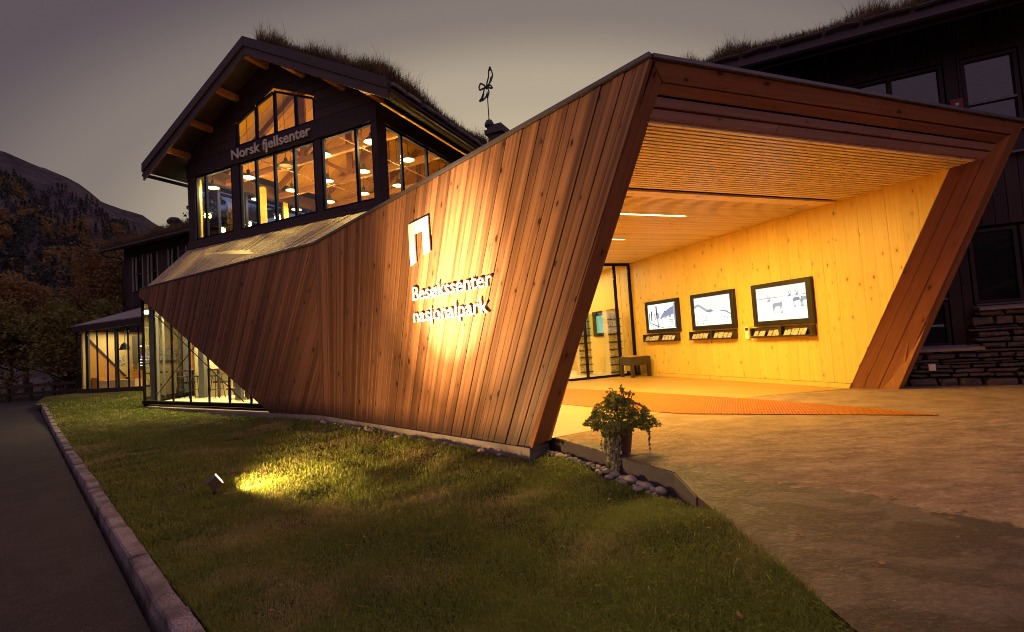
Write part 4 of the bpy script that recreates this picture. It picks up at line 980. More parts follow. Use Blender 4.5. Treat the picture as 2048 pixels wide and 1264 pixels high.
# stone chimney standing out of the roof, and the weather vane on it
ch = empty('stone_chimney', tuple(F(.9, 9.4, 7.5))); tag(ch, 'stone chimney stack standing out of the grass roof of the hall', 'chimney')
zc = 7.75
for i in range(13):
    j = random.uniform(-.03, .03) + (.07 if i in (11,) else 0); mb = MB(); mb.prism([F(.6 - j, 8.7 - j, zc), F(1.25 + j, 8.7 - j, zc), F(1.25 + j, 11.2 + j, zc), F(.6 - j, 11.2 + j, zc)], (0, 0, .19)); mb.build('stone_course', M['stone'], ch); zc += .197
mb = MB(); mb.lathe(F(1.18, 8.8, zc), [(.20, 0), (.20, .10), (.13, .24), (.06, .28), (.001, .28)], 14); mb.build('vane_base', M['stone'], ch)
vp = F(1.18, 8.8, zc + .26); vn = empty('weather_vane', tuple(vp)); tag(vn, 'wrought bird weather vane on a thin pole above the chimney', 'weather vane')
mb = MB(); mb.tube([vp, vp + V(0, 0, 1.25)], .022, 8); mb.lathe(vp + V(0, 0, .95), [(.001, 0), (.045, .04), (.001, .08)], 10); mb.build('pole', M['black'], vn)
vr = V(.998, -.06, 0)
def vx(x, z): return vp + vr * x + V(0, 0, 1.02 + z)
def outline(pts, nm, r=.030, closed=True):
    mb = MB(); n = len(pts)
    for i in range(n if closed else n - 1): mb.bar(vx(*pts[i]), vx(*pts[(i + 1) % n]), r * 1.8, r * 1.8)
    mb.build(nm, M['black'], vn)
outline([(-.02, .05), (-.20, -.13), (-.36, -.16), (-.26, -.05), (-.16, .18), (-.10, .42), (.02, .46), (.08, .20), (.02, .02)], 'wing')
outline([(-.02, .45), (.02, .62), (.10, .86), (.12, 1.12), (.18, 1.30), (.24, 1.12), (.28, .92), (.20, .70), (.06, .50)], 'wing')
outline([(-.08, .50), (-.26, .62), (-.34, .44), (-.32, .32), (-.10, .40)], 'tail'); outline([(.04, .46), (.16, .50), (.24, .36), (.10, .38)], 'head')
mb = MB()
for pts in ([(-.12, .40), (.06, .56), (.10, .40), (-.02, .32)], [(.12, 1.12), (.18, 1.30), (.22, 1.14)], [(-.30, -.14), (-.20, -.12), (-.12, .16), (-.18, .12)], [(.02, .2), (-.02, .2), (-.10, .0), (-.02, .05)], [(.10, .62), (.18, .68), (.24, .9), (.18, .86)]):
    mb.prism([vx(*p) for p in pts], V(.06, .998, 0) * .012)
mb.build('body', M['black'], vn)

# ------------------------------------------------------------------ glass wedge under the timber wall
wedge = empty('glazed_wedge', tuple(W2p(-3, 0))); tag(wedge, 'triangular glazed front below the diagonal edge of the timber wall, lit from inside', 'glass front')
Lg = (TIPlo - o2).dot(W2u)              # negative: left end
def dz(a): return (-.06 + (TIPlo.z + .06) * (a / Lg))   # height of the cladding's diagonal edge
def wbar(a0, z0, a1, z1, off, w=.06, d=.09, nm='mullion', m=None):
    mb = MB(); mb.bar(W2p(a0, z0, off), W2p(a1, z1, off), w, d, up=W2n); mb.build(nm, m or M['mullion'], wedge)
G = -.075
wbar(Lg, .07, -.05, .07, G, .09, .12, 'sill'); wbar(Lg + .035, -.05, Lg + .035, TIPlo.z - .02, G, .06, .06, 'corner_post')
mxs = [Lg + .035, -5.95, -4.86, -3.84, -2.83, -1.82, -.85]
for a in mxs[1:]: wbar(a, .115, a, dz(a) + .12, G, .05, .035)
for a, b in zip(mxs, mxs[1:] + [-.1]):
    mb = MB(); mb.prism([W2p(a + .03, .115, G), W2p(b - .03, .115, G), W2p(b - .03, dz(b) + .1, G), W2p(a + .03, dz(a) + .1, G)], -W2n * .012); mb.build('pane', M['glass'], wedge)
# return side of the wedge, running back from the corner
sd_ = V(-.35, .937, 0); c_ = W2p(Lg + .03, 0, G)
for k in range(1, 4):
    mb = MB(); mb.bar(c_ + sd_ * k * 1.38 + V(0, 0, .1), c_ + sd_ * k * 1.38 + V(0, 0, 3.05), .045, .045); mb.build('mullion', M['mullion'], wedge)
mb = MB(); mb.bar(c_ + sd_ * .05 + V(0, 0, .06), c_ + sd_ * 4.2 + V(0, 0, .06), .06, .10); mb.build('sill', M['mullion'], wedge)
mb = MB(); mb.prism([c_ + sd_ * .05 + V(0, 0, .12), c_ + sd_ * 4.2 + V(0, 0, .12), c_ + sd_ * 4.2 + V(0, 0, 3.05), c_ + sd_ * .05 + V(0, 0, 3.05)], (.01, .004, 0)); mb.build('side_pane', glass('reflective_side_glass', (.62, .66, .55), .22, .5), wedge)
# the exhibition room behind it
exr = empty('exhibition_room', tuple(W2p(-3, 0, -3))); tag(exr, 'bright exhibition room with pale walls behind the triangular glass front', 'room')
mb = MB(); mb.prism([W2p(Lg, -.02, -.2), W2p(4.5, -.02, -.2), W2p(4.5, -.02, -8), W2p(Lg - 6.0, -.02, -8)], (0, 0, .03)); mb.build('room_floor', plain('pale_floor_boards', (.66, .60, .42), .35, nscale=2, vary=.08), exr)
def exwall(a0, a1, o0, o1, z0, z1, m, nm='room_wall'):
    mb = MB(); p = W2p(a0, 0, o0); q = W2p(a1, 0, o1); d = (q - p).normalized(); n_ = V(-d.y, d.x, 0) * .08
    mb.prism([p + V(0, 0, z0), q + V(0, 0, z0), q + V(0, 0, z1), p + V(0, 0, z1)], n_); mb.build(nm, m, exr)
exwall(-13.0, 4.5, -3.45, -3.45, 0, 3.2, M['int_pale']); exwall(1.8, 1.8, -.3, -3.4, 0, 3.2, M['int_pale'])
exwall(-12.4, -10.9, -2.75, -3.1, 0, 3.2, M['int_wood'], 'partition')
mb = MB(); mb.prism([W2p(Lg - .15, 3.02, -.25), W2p(1.8, 3.02, -.6), W2p(1.8, 3.2, -3.5), W2p(Lg - 5.2, 3.2, -3.5)], (0, 0, .05)); mb.build('room_ceiling', M['int_pale'], exr)
for a, o_ in ((-6.62, -.30), (-6.32, -1.5), (-10.3, -2.75), (-3.55, -1.2), (-8.3, -1.1)):
    mb = MB(); p = W2p(a, 0.03, o_); mb.bar(p, V(p.x, p.y, 3.02), .17, .17, up=(1, 0, 0)); mb.build('column', M['column'], exr)
for (a0, z0, a1, z1) in ((-6.05, 2.62, -1.3, .15), (-6.3, .15, -3.6, 1.60)):
    mb = MB(); mb.tube([W2p(a0, z0, -.13), W2p(a1, z1, -.13)], .013, 6); mb.build('tie_rod', M['mullion'], exr)
mb = MB()
for z, q in ((2.45, 0), (2.30, .5), (2.62, 1.1)): mb.bar(W2p(-8.6 + q, z, -2.2), W2p(-7.0 + q, z, -2.2), .03, .03)
mb.build('light_tube', M['white_glow'], exr)
ph = empty('wall_picture', tuple(W2p(-9.5, 1.55, -3.3))); tag(ph, 'long framed mountain picture on the pale wall inside the glass front', 'picture')
mb = MB(); mb.prism([W2p(-10.6, 1.30, -3.36), W2p(-8.4, 1.30, -3.36), W2p(-8.4, 1.78, -3.36), W2p(-10.6, 1.78, -3.36)], W2n * .02); mb.build('picture_print', M['photo'], ph)
rp_ = empty('wall_picture', tuple(W2p(-7.6, 1.5, -3.3))); tag(rp_, 'small dark poster right of the long picture inside the glass front', 'picture')
mb = MB(); mb.prism([W2p(-7.9, 1.25, -3.36), W2p(-7.45, 1.25, -3.36), W2p(-7.45, 1.8, -3.36), W2p(-7.9, 1.8, -3.36)], W2n * .02); mb.build('picture_print', M['photo'], rp_)
def etable(a, o_, L2, lab, h=.95):
    r = empty('bar_table', tuple(W2p(a, 0, o_))); tag(r, lab, 'table')
    mb = MB(); mb.bar(W2p(a - L2, h, o_), W2p(a + L2, h, o_), .6, .05); mb.build('table_top', M['dark'], r)
    mb = MB(); mb.bar(W2p(a - L2 + .1, h - .42, o_), W2p(a + L2 - .1, h - .42, o_), .30, .06); mb.build('foot_shelf', M['dark'], r)
    for q in (-L2 + .08, L2 - .08):
        for w in (-.24, .24):
            mb = MB(); mb.bar(W2p(a + q, 0.01, o_ + w), W2p(a + q, h - .03, o_ + w), .06, .06, up=(1, 0, 0)); mb.build('leg', M['dark'], r)
etable(-7.4, -2.05, 1.5, 'long dark high table behind the triangular glass front', .88); etable(-4.0, -1.65, .6, 'low dark bench near the narrow end of the triangular glass front', .30)
def stool(a, o_, lab):
    r = empty('bar_stool', tuple(W2p(a, 0, o_))); tag(r, lab, 'stool', 'bar stools at the long high table'); c = W2p(a, 0, o_)
    mb = MB(); mb.lathe(c + V(0, 0, .68), [(.001, 0), (.17, .0), (.18, .02), (.17, .04), (.001, .045)], 14); mb.build('seat', M['black'], r)
    for q in range(4):
        t = math.pi / 4 + q * math.pi / 2; d = V(math.cos(t), math.sin(t), 0); mb = MB(); mb.tube([c + d * .22 + V(0, 0, .01), c + d * .12 + V(0, 0, .68)], .012, 6); mb.build('leg', M['black'], r)
    mb = MB(); pts = [c + V(math.cos(t_ * math.pi / 5) * .18, math.sin(t_ * math.pi / 5) * .18, .28) for t_ in range(11)]; mb.tube(pts, .009, 5); mb.build('foot_ring', M['black'], r)
stool(-5.55, -1.55, 'black bar stool right of the grey column inside the glass front'); stool(-6.75, -1.5, 'black bar stool in the middle of the three inside the glass front'); stool(-7.6, -1.45, 'black bar stool furthest left inside the glass front')
ya = math.atan2(W2u.y, W2u.x)
area('exhibition_lamp', W2p(-7.0, 2.95, -1.9), 5.5, 1.2, 620, (1, .83, .42), (0, 0, ya), exr)
area('exhibition_lamp', W2p(-2.0, 2.95, -1.9), 4.0, 1.2, 260, (1, .83, .42), (0, 0, ya), exr)

# ------------------------------------------------------------------ small far pavilion with a sloping board roof
pav = empty('glazed_pavilion', (-17.5, 21.5, .15)); tag(pav, 'low glazed pavilion with a pale board roof left of the triangular glass front', 'pavilion')
pa = V(-19.15, 21.75, 0); pu = V(.9659, -.2588, 0); pi_ = V(.2588, .9659, 0)
def PV(a, b, z): return pa + pu * a + pi_ * b + V(0, 0, z)
def pvb(a0, b0, z0, a1, b1, z1, nm, m):
    mb = MB(); mb.prism([PV(a0, b0, z0), PV(a1, b0, z0), PV(a1, b1, z0), PV(a0, b1, z0)], (0, 0, z1 - z0)); mb.build(nm, m, pav)
PL = 4.9
pvb(-.05, -.02, -.1, PL, .12, .30, 'sill', M['dark']); pvb(-.05, .13, -.1, PL, 4.6, .22, 'floor_slab', M['int_pale'])
mb = MB(); mb.prism([PV(-.12, -.10, 2.78), PV(PL, -.10, 2.95), PV(PL, -.10, 3.22), PV(-.12, -.10, 3.04)], pi_ * .1); mb.build('fascia_board', M['dark'], pav)
for i in range(9):
    a = i * .585; mb = MB(); mb.bar(PV(a, .03, .30), PV(a, .03, 2.80), .045, .045, up=pi_); mb.build('mullion', M['mullion'], pav)
    if i < 8: mb = MB(); mb.prism([PV(a + .03, .04, .30), PV(a + .555, .04, .30), PV(a + .555, .04, 2.79), PV(a + .03, .04, 2.79)], pi_ * .01); mb.build('pane', M['glass'], pav)
pvb(-.02, .2, .22, .06, 4.4, 2.8, 'side_wall', M['int_pale']); pvb(-.05, 3.9, .22, PL, 4.0, 3.0, 'back_wall', M['int_pale'])
mb = MB(); mb.prism([PV(.07, .4, .22), PV(.07, 2.35, .22), PV(.07, .4, 2.45)], pu * .03); mb.build('slanted_panel', M['int_wood'], pav)
mb = MB(); mb.prism([PV(.105, .36, 2.45), PV(.105, 2.35, .25), PV(.105, 2.35, .38), PV(.105, .36, 2.60)], pu * .03); mb.build('slanted_beam', M['dark'], pav)
pvb(.45, 2.1, .22, .95, 2.35, 2.6, 'curtain', M['column']); pvb(1.25, 1.9, .22, 1.85, 2.3, 2.4, 'dark_cabinet', M['tray'])
pvb(1.7, 1.15, .22, 3.2, 1.45, .95, 'counter', M['int_wood']); pvb(.55, .45, .22, 2.7, .75, .60, 'bench', M['int_pale']); pvb(.12, .5, .22, .5, .75, .75, 'bench', M['int_wood'])
for a in (.25, 1.95): pvb(a, .18, .22, a + .11, .29, 2.8, 'column', M['column'])
pvb(1.35, 1.82, 1.5, 1.75, 1.88, 1.62, 'neon_tube', M['purple_glow']); 
for z in (1.15, 1.28, 1.42, 2.05): pvb(1.27, 1.82, z, 1.83, 1.88, z + .04, 'lit_shelf', M['white_glow'])
def pv_roof():
    n = 26; rt = empty('board_roof', (0, 0, 0), pav)
    for i in range(n):
        e0, e1 = i / n, (i + 1) / n
        q0, q1 = PV(-.15 + (PL + .15) * e0, -.12, 3.07 + .19 * e0), PV(-.15 + (PL + .15) * e1, -.12, 3.07 + .19 * e1)
        t0, t1 = PV(2.4 + 3.0 * e0, 4.2, 4.75 + .1 * e0), PV(2.4 + 3.0 * e1, 4.2, 4.75 + .1 * e1)
        nr = (t0 - q0).cross(q1 - q0).normalized(); nr = nr if nr.z > 0 else -nr
        plank([q0, q1, t1, t0], (t0 + t1) - (q0 + q1), nr, .04, M['grey_roof'], rt, chamf=.003)
pv_roof()
area('pavilion_lamp', PV(2.5, 1.6, 2.75), 4.2, 2.0, 150, (1, .78, .36), (0, 0, -.26), pav)
pl2 = empty('pendant_lamp', tuple(PV(2.05, .55, 1.95))); tag(pl2, 'dark bell shaped pendant lamp hanging in the far glazed pavilion', 'lamp')
c = PV(2.05, .55, 1.9); mb = MB(); mb.lathe(c, [(.21, 0), (.20, .04), (.13, .24), (.05, .32), (.001, .34)], 18); mb.build('shade', M['black'], pl2); mb = MB(); mb.tube([c + V(0, 0, .33), c + V(0, 0, .88)], .01, 6); mb.build('cord', M['black'], pl2)
mb = MB(); mb.lathe(c + V(0, 0, .01), [(.001, 0), (.19, 0), (.001, .01)], 18); mb.build('diffuser', M['bulb'], pl2)
pc = empty('wall_picture', tuple(PV(.08, 1.85, 1.5))); tag(pc, 'small framed picture on the pale end wall of the far pavilion', 'picture')
mb = MB(); mb.prism([PV(.065, 1.7, 1.25), PV(.065, 2.0, 1.25), PV(.065, 2.0, 1.7), PV(.065, 1.7, 1.7)], pu * .03); mb.build('picture_print', M['photo'], pc)
def chair(a, b, lab):
    r = empty('ladder_chair', tuple(PV(a, b, .22))); tag(r, lab, 'chair', 'chairs in the far pavilion')
    for x, y, h in ((0, 0, .45), (.4, 0, .45), (0, .4, 1.05), (.4, .4, 1.05)):
        mb = MB(); mb.bar(PV(a + x, b + y, .225), PV(a + x, b + y, .225 + h), .04, .04, up=pi_); mb.build('leg', M['int_wood'], r)
    mb = MB(); mb.prism([PV(a, b, .68), PV(a + .42, b, .68), PV(a + .42, b + .42, .68), PV(a, b + .42, .68)], (0, 0, .03)); mb.build('seat', M['int_wood'], r)
    for z in (.85, 1.0, 1.15): mb = MB(); mb.bar(PV(a, b + .4, z), PV(a + .4, b + .4, z), .05, .02); mb.build('back_slat', M['int_wood'], r)
chair(1.35, 1.0, 'wooden ladder-back chair by the counter in the far pavilion'); chair(.85, 1.35, 'wooden ladder-back chair further back in the far pavilion')

# ------------------------------------------------------------------ dark wing with the sod roof, upper left behind
sc_ = 1.17
def Q(x, y, z): return V(x * sc_, y * sc_, 1.15 + (z - 1.15) * sc_)
wing = empty('dark_wing', tuple(Q(-16, 21.8, 1.15))); tag(wing, 'dark timber wing with white framed windows and a grass roof, left of the hall', 'building')
wa = Q(-17.69, 22.65, 0); wa.z = 0; LW = 9.5
def WG(s, b, z): return wa - TA * s + TB * b + V(0, 0, z)       # s to the right
wz0, wz1 = 4.2, 7.25
def wgb(s0, s1, b0, b1, z0, z1, nm, m, parent=wing):
    mb = MB(); mb.prism([WG(s0, b0, z0), WG(s1, b0, z0), WG(s1, b1, z0), WG(s0, b1, z0)], (0, 0, z1 - z0)); mb.build(nm, m, parent)
wgb(0, LW, .02, 6, .0, 5.02, 'wall', M['dark'])
wgb(0, LW, .02, 6, 7.0, 7.5, 'wall', M['dark']); wgb(0, .45, .02, 6, 5.02, 7.0, 'wall', M['dark'])
for i in range(20): plank([WG(.47 * i + .01, 0, 4.3), WG(.47 * i + .46, 0, 4.3), WG(.47 * i + .46, 0, 5.0), WG(.47 * i + .01, 0, 5.0)], V(0, 0, 1), -TB, .018, M['dark'], wing, 'wall_board')
wins = [(.75, 1.72), (2.10, 3.0), (3.85, 4.75), (5.3, 6.2), (6.9, 7.8)]
ed = .45
for a, b in wins + [(LW, LW)]:
    if a > ed: wgb(ed, a, .02, .3, 5.02, 7.0, 'wall', M['dark'])
    ed = b
for a, b in wins:
    w = empty('window', (0, 0, 0), wing)
    def wf(s0, s1, z0, z1, m, nm='frame', o=0.): 
        mb = MB(); mb.prism([WG(s0, o, z0), WG(s1, o, z0), WG(s1, o, z1), WG(s0, o, z1)], TB * .06); mb.build(nm, m, w)
    wf(a, a + .07, 5.06, 6.96, M['wframe']); wf(b - .07, b, 5.06, 6.96, M['wframe']); wf(a + .07, b - .07, 6.9, 6.96, M['barge']); wf(a + .07, b - .07, 5.06, 5.12, M['barge'])
    wf(a + .30, a + .36, 5.12, 6.9, M['wframe'], 'glazing_bar'); wf(a + .07, a + .30, 5.95, 6.0, M['barge'], 'glazing_bar'); wf(a + .36, b - .07, 5.95, 6.0, M['barge'], 'glazing_bar')
    mb = MB(); mb.prism([WG(a + .07, .1, 5.1), WG(b - .07, .1, 5.1), WG(b - .07, .1, 6.9), WG(a + .07, .1, 6.9)], TB * .01); mb.build('pane', M['glass_dark'], w)
    wf(a, b, 5.05, 6.95, M['wallpaper_cream'], 'blind', .5)
# roof
mb = MB(); mb.prism([WG(-.75, -.7, 7.28), WG(LW, -.7, 7.28), WG(LW, 4, 8.9), WG(-.75, 4, 8.9)], (0, 0, .12)); mb.build('roof_deck', M['dark'], wing)
mb = MB(); mb.prism([WG(-.70, -.6, 7.41), WG(LW, -.6, 7.41), WG(LW, 4, 9.02), WG(-.70, 4, 9.02)], (0, 0, .18)); mb.build('turf', M['turf'], wing)
mb = MB(); mb.tube([WG(-.8, -.76, 7.32), WG(LW, -.76, 7.32)], .07, 8); mb.build('gutter', M['barge'], wing)
mb = MB(); mb.tube([WG(-.6, -.74, 7.28), WG(-.55, -.6, 7.08), WG(.0, -.1, 6.95), WG(.05, -.08, 6.7), WG(.05, -.08, .2)], .04, 8); mb.build('downpipe', M['steel'], wing, smooth=True)
sod('roof_grass', [WG(-.7, -.6, 7.55), WG(LW, -.6, 7.55), WG(LW, 1.2, 8.1), WG(-.7, 1.2, 8.1)], 12000, .22, .62, 'dry grass along the eave of the dark wing roof', 1.3, .012)
c = WG(1.85, 1.6, 8.0); vt = empty('roof_vent', tuple(c)); tag(vt, 'stubby metal chimney with a flared hood on the grass roof of the dark wing', 'chimney')
mb = MB(); mb.lathe(c, [(.22, 0), (.22, .85), (.24, .87)], 12); mb.build('flue', M['steel'], vt); mb = MB(); mb.lathe(c + V(0, 0, .88), [(.001, 0), (.34, .0), (.37, .06), (.37, .16), (.24, .32), (.001, .34)], 8); mb.build('hood', M['steel'], vt)

# ------------------------------------------------------------------ dark building on the right with the stone base
rbd = empty('dark_building', (8, 8.2, 0)); tag(rbd, 'dark boarded building with a stone base and grass roof at the right edge', 'building')
ra = V(7.6, 7.9, 0); RE = V(.9063, -.4226, 0); RI = V(.4226, .9063, 0)
def RG(t, o, z): return ra + RE * t + RI * o + V(0, 0, z)
def rgb_(t0, t1, o0, o1, z0, z1, nm, m, parent=rbd):
    mb = MB(); mb.prism([RG(t0, o0, z0), RG(t1, o0, z0), RG(t1, o1, z0), RG(t0, o1, z0)], (0, 0, z1 - z0)); return mb.build(nm, m, parent)
TR = 7.0
T0 = -1.05   # the ground floor stops at the portal's outer wall
rgb_(T0, TR, .35, 4, 0, 6.2, 'inner_mass', M['dark2']); rgb_(-3.9, T0, .35, 4, 3.85, 6.2, 'inner_mass', M['dark2'])
# wall boards round the openings
def boards(t0, t1, z0, z1):
    k = t0
    while k < t1 - .01:
        e = min(k + .17, t1); plank([RG(k, 0, z0), RG(e, 0, z0), RG(e, 0, z1), RG(k, 0, z1)], V(0, 0, 1), -RI, .05, M['dark'], rbd, 'wall_board', off=random.choice([0, .008]), chamf=.004); k = e
boards(-3.9, -1.62, 3.85, 6.08); boards(-.25, -.03, 3.62, 6.08)
boards(-1.62, -.25, 5.27, 6.08); boards(-.03, TR, 5.27, 6.08)
boards(-1.62, -.25, 3.62, 3.95); boards(-.03, .68, 3.62, 3.95); boards(T0, -.5, 2.55, 3.58); boards(-.5, TR, 2.50, 3.58)
boards(.68, .92, 3.95, 5.27); boards(1.75, TR, 3.95, 5.27); boards(.68, TR, 3.62, 3.95); boards(-.5, -.20, .60, 2.50); boards(1.1, TR, 1.25, 2.50)
rgb_(T0, TR, -.10, -.003, 3.582, 3.618, 'ledge', M['cap'])
def rwin(t0, t1, z0, z1, mull=(), bars=(), bm_='barge'):
    w = empty('window', (0, 0, 0), rbd); w.location = RG((t0 + t1) / 2, 0, z0) - ra if False else (RG((t0 + t1) / 2, 0, z0) - Vector((8, 8.2, 0)))
    def f_(a0, a1, b0, b1, nm='frame', m='dark', o=.0, th=.07):
        mb = MB(); mb.prism([RG(a0, o, b0), RG(a1, o, b0), RG(a1, o, b1), RG(a0, o, b1)], RI * th); mb.build(nm, M[m], w)
    fw = .05; f_(t0, t1, z1 - fw, z1); f_(t0, t1, z0, z0 + fw); f_(t0, t0 + fw, z0 + fw, z1 - fw); f_(t1 - fw, t1, z0 + fw, z1 - fw)
    for q in mull: f_(q - .03, q + .03, z0 + fw, z1 - fw, 'glazing_bar')
    for q in bars: f_(t0 + fw, t1 - fw, q - .018, q + .018, 'glazing_bar', 'cap', -.002, .05)
    f_(t0 + .0, t1 - .0, z0 - .03, z0 - .004, 'sill', 'cap', -.05, .09)
    mb = MB(); mb.prism([RG(t0 + fw, .05, z0 + fw), RG(t1 - fw, .05, z0 + fw), RG(t1 - fw, .05, z1 - fw), RG(t0 + fw, .05, z1 - fw)], RI * .01); mb.build('pane', M['glass_dark'], w)
rwin(-1.60, -.27, 3.98, 5.25, mull=(-.98,)); rwin(-.03, .66, 3.98, 5.25, bars=(4.50,)); rwin(.94, 1.73, 3.98, 5.25, bars=(4.5,))
rwin(-.18, .42, 1.27, 2.46); rwin(.46, 1.08, 1.27, 2.46); rwin(-1.02, -.52, .62, 1.34); rwin(-1.02, -.52, 1.40, 2.48)
b = empty('alarm_box', tuple(RG(-.14, -.05, 4.6))); tag(b, 'small dull red square box on the wall between the upper windows of the right building', 'alarm box')
mb = MB(); mb.prism([RG(-.22, -.05, 4.44), RG(-.06, -.05, 4.44), RG(-.06, -.05, 4.62), RG(-.22, -.05, 4.62)], RI * .04); mb.build('box', M['red'], b); mb = MB(); mb.prism([RG(-.16, -.058, 4.51), RG(-.12, -.058, 4.51), RG(-.12, -.058, 4.55), RG(-.16, -.058, 4.55)], RI * .007); mb.build('badge', M['signw'], b)
# roof
mb = MB(); mb.prism([RG(-4.3, -.75, 5.70), RG(TR, -.75, 5.70), RG(TR, 4, 8.2), RG(-4.3, 4, 8.2)], (0, 0, .06)); mb.build('roof_deck', M['dark2'], rbd)
mb = MB(); mb.prism([RG(-4.3, -.72, 5.77), RG(TR, -.72, 5.77), RG(TR, 4, 8.27), RG(-4.3, 4, 8.27)], (0, 0, .14)); mb.build('turf', M['turf'], rbd)
mb = MB(); mb.tube([RG(-4.3, -.82, 5.70), RG(TR, -.82, 5.70)], .055, 8); mb.build('gutter', M['steel'], rbd)
for zz, mm in ((5.60, 'dark'), (5.76, 'barge')): 
    mb = MB(); mb.prism([RG(-4.3, -.80 + (.04 if mm == 'dark' else 0), zz), RG(TR, -.80 + (.04 if mm == 'dark' else 0), zz), RG(TR, -.76, zz + .15), RG(-4.3, -.76, zz + .15)], RI * .04); mb.build('eave_board', M[mm], rbd)
k = -4.2
while k < TR - .7:
    L_ = random.uniform(.35, .7); mb = MB(); mb.tube([RG(k, -.80, 5.93 + random.uniform(-.01, .01)), RG(k + L_ * .5, -.80, 5.94 + random.uniform(-.015, .015)), RG(k + L_, -.80, 5.93)], .035, 6); mb.build('sod_log', M['bark'], rbd); k += L_ + .05
sod('roof_grass', [RG(-4.3, -.75, 5.9), RG(2.5, -.75, 5.9), RG(2.5, .5, 6.55), RG(-4.3, .5, 6.55)], 17000, .11, .40, 'dry grass along the eave of the dark building at the right', 1.6, .007)
# dry stone base: rows of flat stones; lower terrace and a higher part at the right
sw = empty('stone_wall', tuple(RG(.4, -.2, 0))); tag(sw, 'low wall of flat rough slate stones under the windows of the right building', 'stone wall')
def hull_stone(t0, t1, z0, z1, o0, dep=.3):
    bm = bmesh.new(); n = 0
    for sx in (0, 1):
        for sz in (0, 1):
            for so in (0, 1):
                for q in range(2):
                    t = t0 + (t1 - t0) * (sx + (random.uniform(0, .16) * (1 - 2 * sx))); z = z0 + (z1 - z0) * (sz + random.uniform(0, .28) * (1 - 2 * sz)); o_ = o0 + (dep if so else random.uniform(0, .035))
                    bm.verts.new(RG(t, o_, z) - origin_of(sw))
    for q in range(3): bm.verts.new(RG(random.uniform(t0 + .04, t1 - .04), o0 - random.uniform(.0, .02), random.uniform(z0 + .02, z1 - .02)) - origin_of(sw))
    r = bmesh.ops.convex_hull(bm, input=bm.verts[:]); bmesh.ops.delete(bm, geom=[g for g in r['geom_interior'] if isinstance(g, bmesh.types.BMVert)], context='VERTS')
    me = bpy.data.meshes.new('stone'); bm.to_mesh(me); bm.free(); me.materials.append(M['stone']); o = bpy.data.objects.new('stone', me); C.objects.link(o); o.parent = sw
def stone_rows(t0, t1, z0, z1, o0, ragged=0):
    z = z0
    while z < z1 - .02:
        h = min(random.choice([.035, .05, .07, .09, .12, .15]), z1 - z); t = t0 - random.uniform(0, .15)
        while t < t1:
            w = random.uniform(.13, .52) * (1.0 if h > .06 else 1.5); w = min(w, t1 - t + .05); hull_stone(t + .004, t + w - .004, z + .003 + random.uniform(-.006, .006), z + h - .003, o0 + random.uniform(-.02, .03)); t += w
        z += h
stone_rows(-1.35, 1.6, -.02, .56, -.30); stone_rows(-.22, 1.6, .56, 1.17, -.20)
rgb_(-1.2, TR, -.20, .3, 0, .54, 'wall_core', M['dark2'], sw) if False else None
mb = MB(); mb.prism([RG(-1.3, -.16, 0), RG(1.7, -.16, 0), RG(1.7, .3, 0), RG(-1.3, .3, 0)], (0, 0, .55)); mb.build('wall_core', M['dark2'], sw)
mb = MB(); mb.prism([RG(-.18, -.06, .56), RG(1.7, -.06, .56), RG(1.7, .3, .56), RG(-.18, .3, .56)], (0, 0, .62)); mb.build('wall_core', M['dark2'], sw)
plank([RG(-1.2, -.38, .565), RG(-.24, -.38, .565), RG(-.24, .0, .60), RG(-1.2, .0, .60)], RE, V(0, 0, 1), .045, M['grey_roof'], rbd, 'sill_board', off=.03)
plank([RG(-.22, -.27, 1.175), RG(1.7, -.27, 1.175), RG(1.7, .0, 1.20), RG(-.22, .0, 1.20)], RE, V(0, 0, 1), .045, M['grey_roof'], rbd, 'sill_board', off=.03)
so_ = empty('wall_socket', tuple(RG(-.95, -.34, .33))); tag(so_, 'small grey outdoor socket on the low stone wall beside the raked leg', 'socket')
mb = MB(); mb.prism([RG(-.95, -.35, .25), RG(-.86, -.35, .25), RG(-.86, -.35, .36), RG(-.95, -.35, .36)], RI * .05); mb.build('box', M['signw'], so_)

# ------------------------------------------------------------------ spotlight in the lawn
sp = V(-3.02, 4.93, -.165); tgt = V(-.78, 6.66, 1.9); aim = (tgt - (sp + V(0, 0, .12))).normalized()
fx = empty('garden_spotlight', tuple(sp)); tag(fx, 'small metal spotlight on a stake in the lawn, glowing and aimed at the wall lettering', 'spotlight')
hc = sp + V(0, 0, .13); sx_ = aim.cross(V(0, 0, 1)).normalized(); uy = sx_.cross(aim)
mb = MB(); mb.prism([hc - sx_ * .075 - uy * .05 - aim * .05, hc + sx_ * .075 - uy * .05 - aim * .05, hc + sx_ * .075 + uy * .05 - aim * .05, hc - sx_ * .075 + uy * .05 - aim * .05], aim * .10)
mb.build('housing', M['rust'], fx)
mb = MB(); mb.prism([hc - sx_ * .065 - uy * .042 + aim * .052, hc + sx_ * .065 - uy * .042 + aim * .052, hc + sx_ * .065 + uy * .042 + aim * .052, hc - sx_ * .065 + uy * .042 + aim * .052], aim * .006); mb.build('lens', M['spotface'], fx)
mb = MB(); mb.tube([sp - V(0, 0, .05), sp + V(0, 0, .07)], .012, 6); mb.bar(sp + V(0, 0, .06) - sx_ * .115, sp + V(0, 0, .06) + sx_ * .115, .02, .008); mb.build('stake', M['steel'], fx)
mb = MB(); mb.tube([sp + V(.1, -.02, .02), sp + V(.2, .0, .02), sp + V(.34, .12, .12), sp + V(.42, .2, .17)], .004, 5); mb.build('cable', M['signw'], fx)
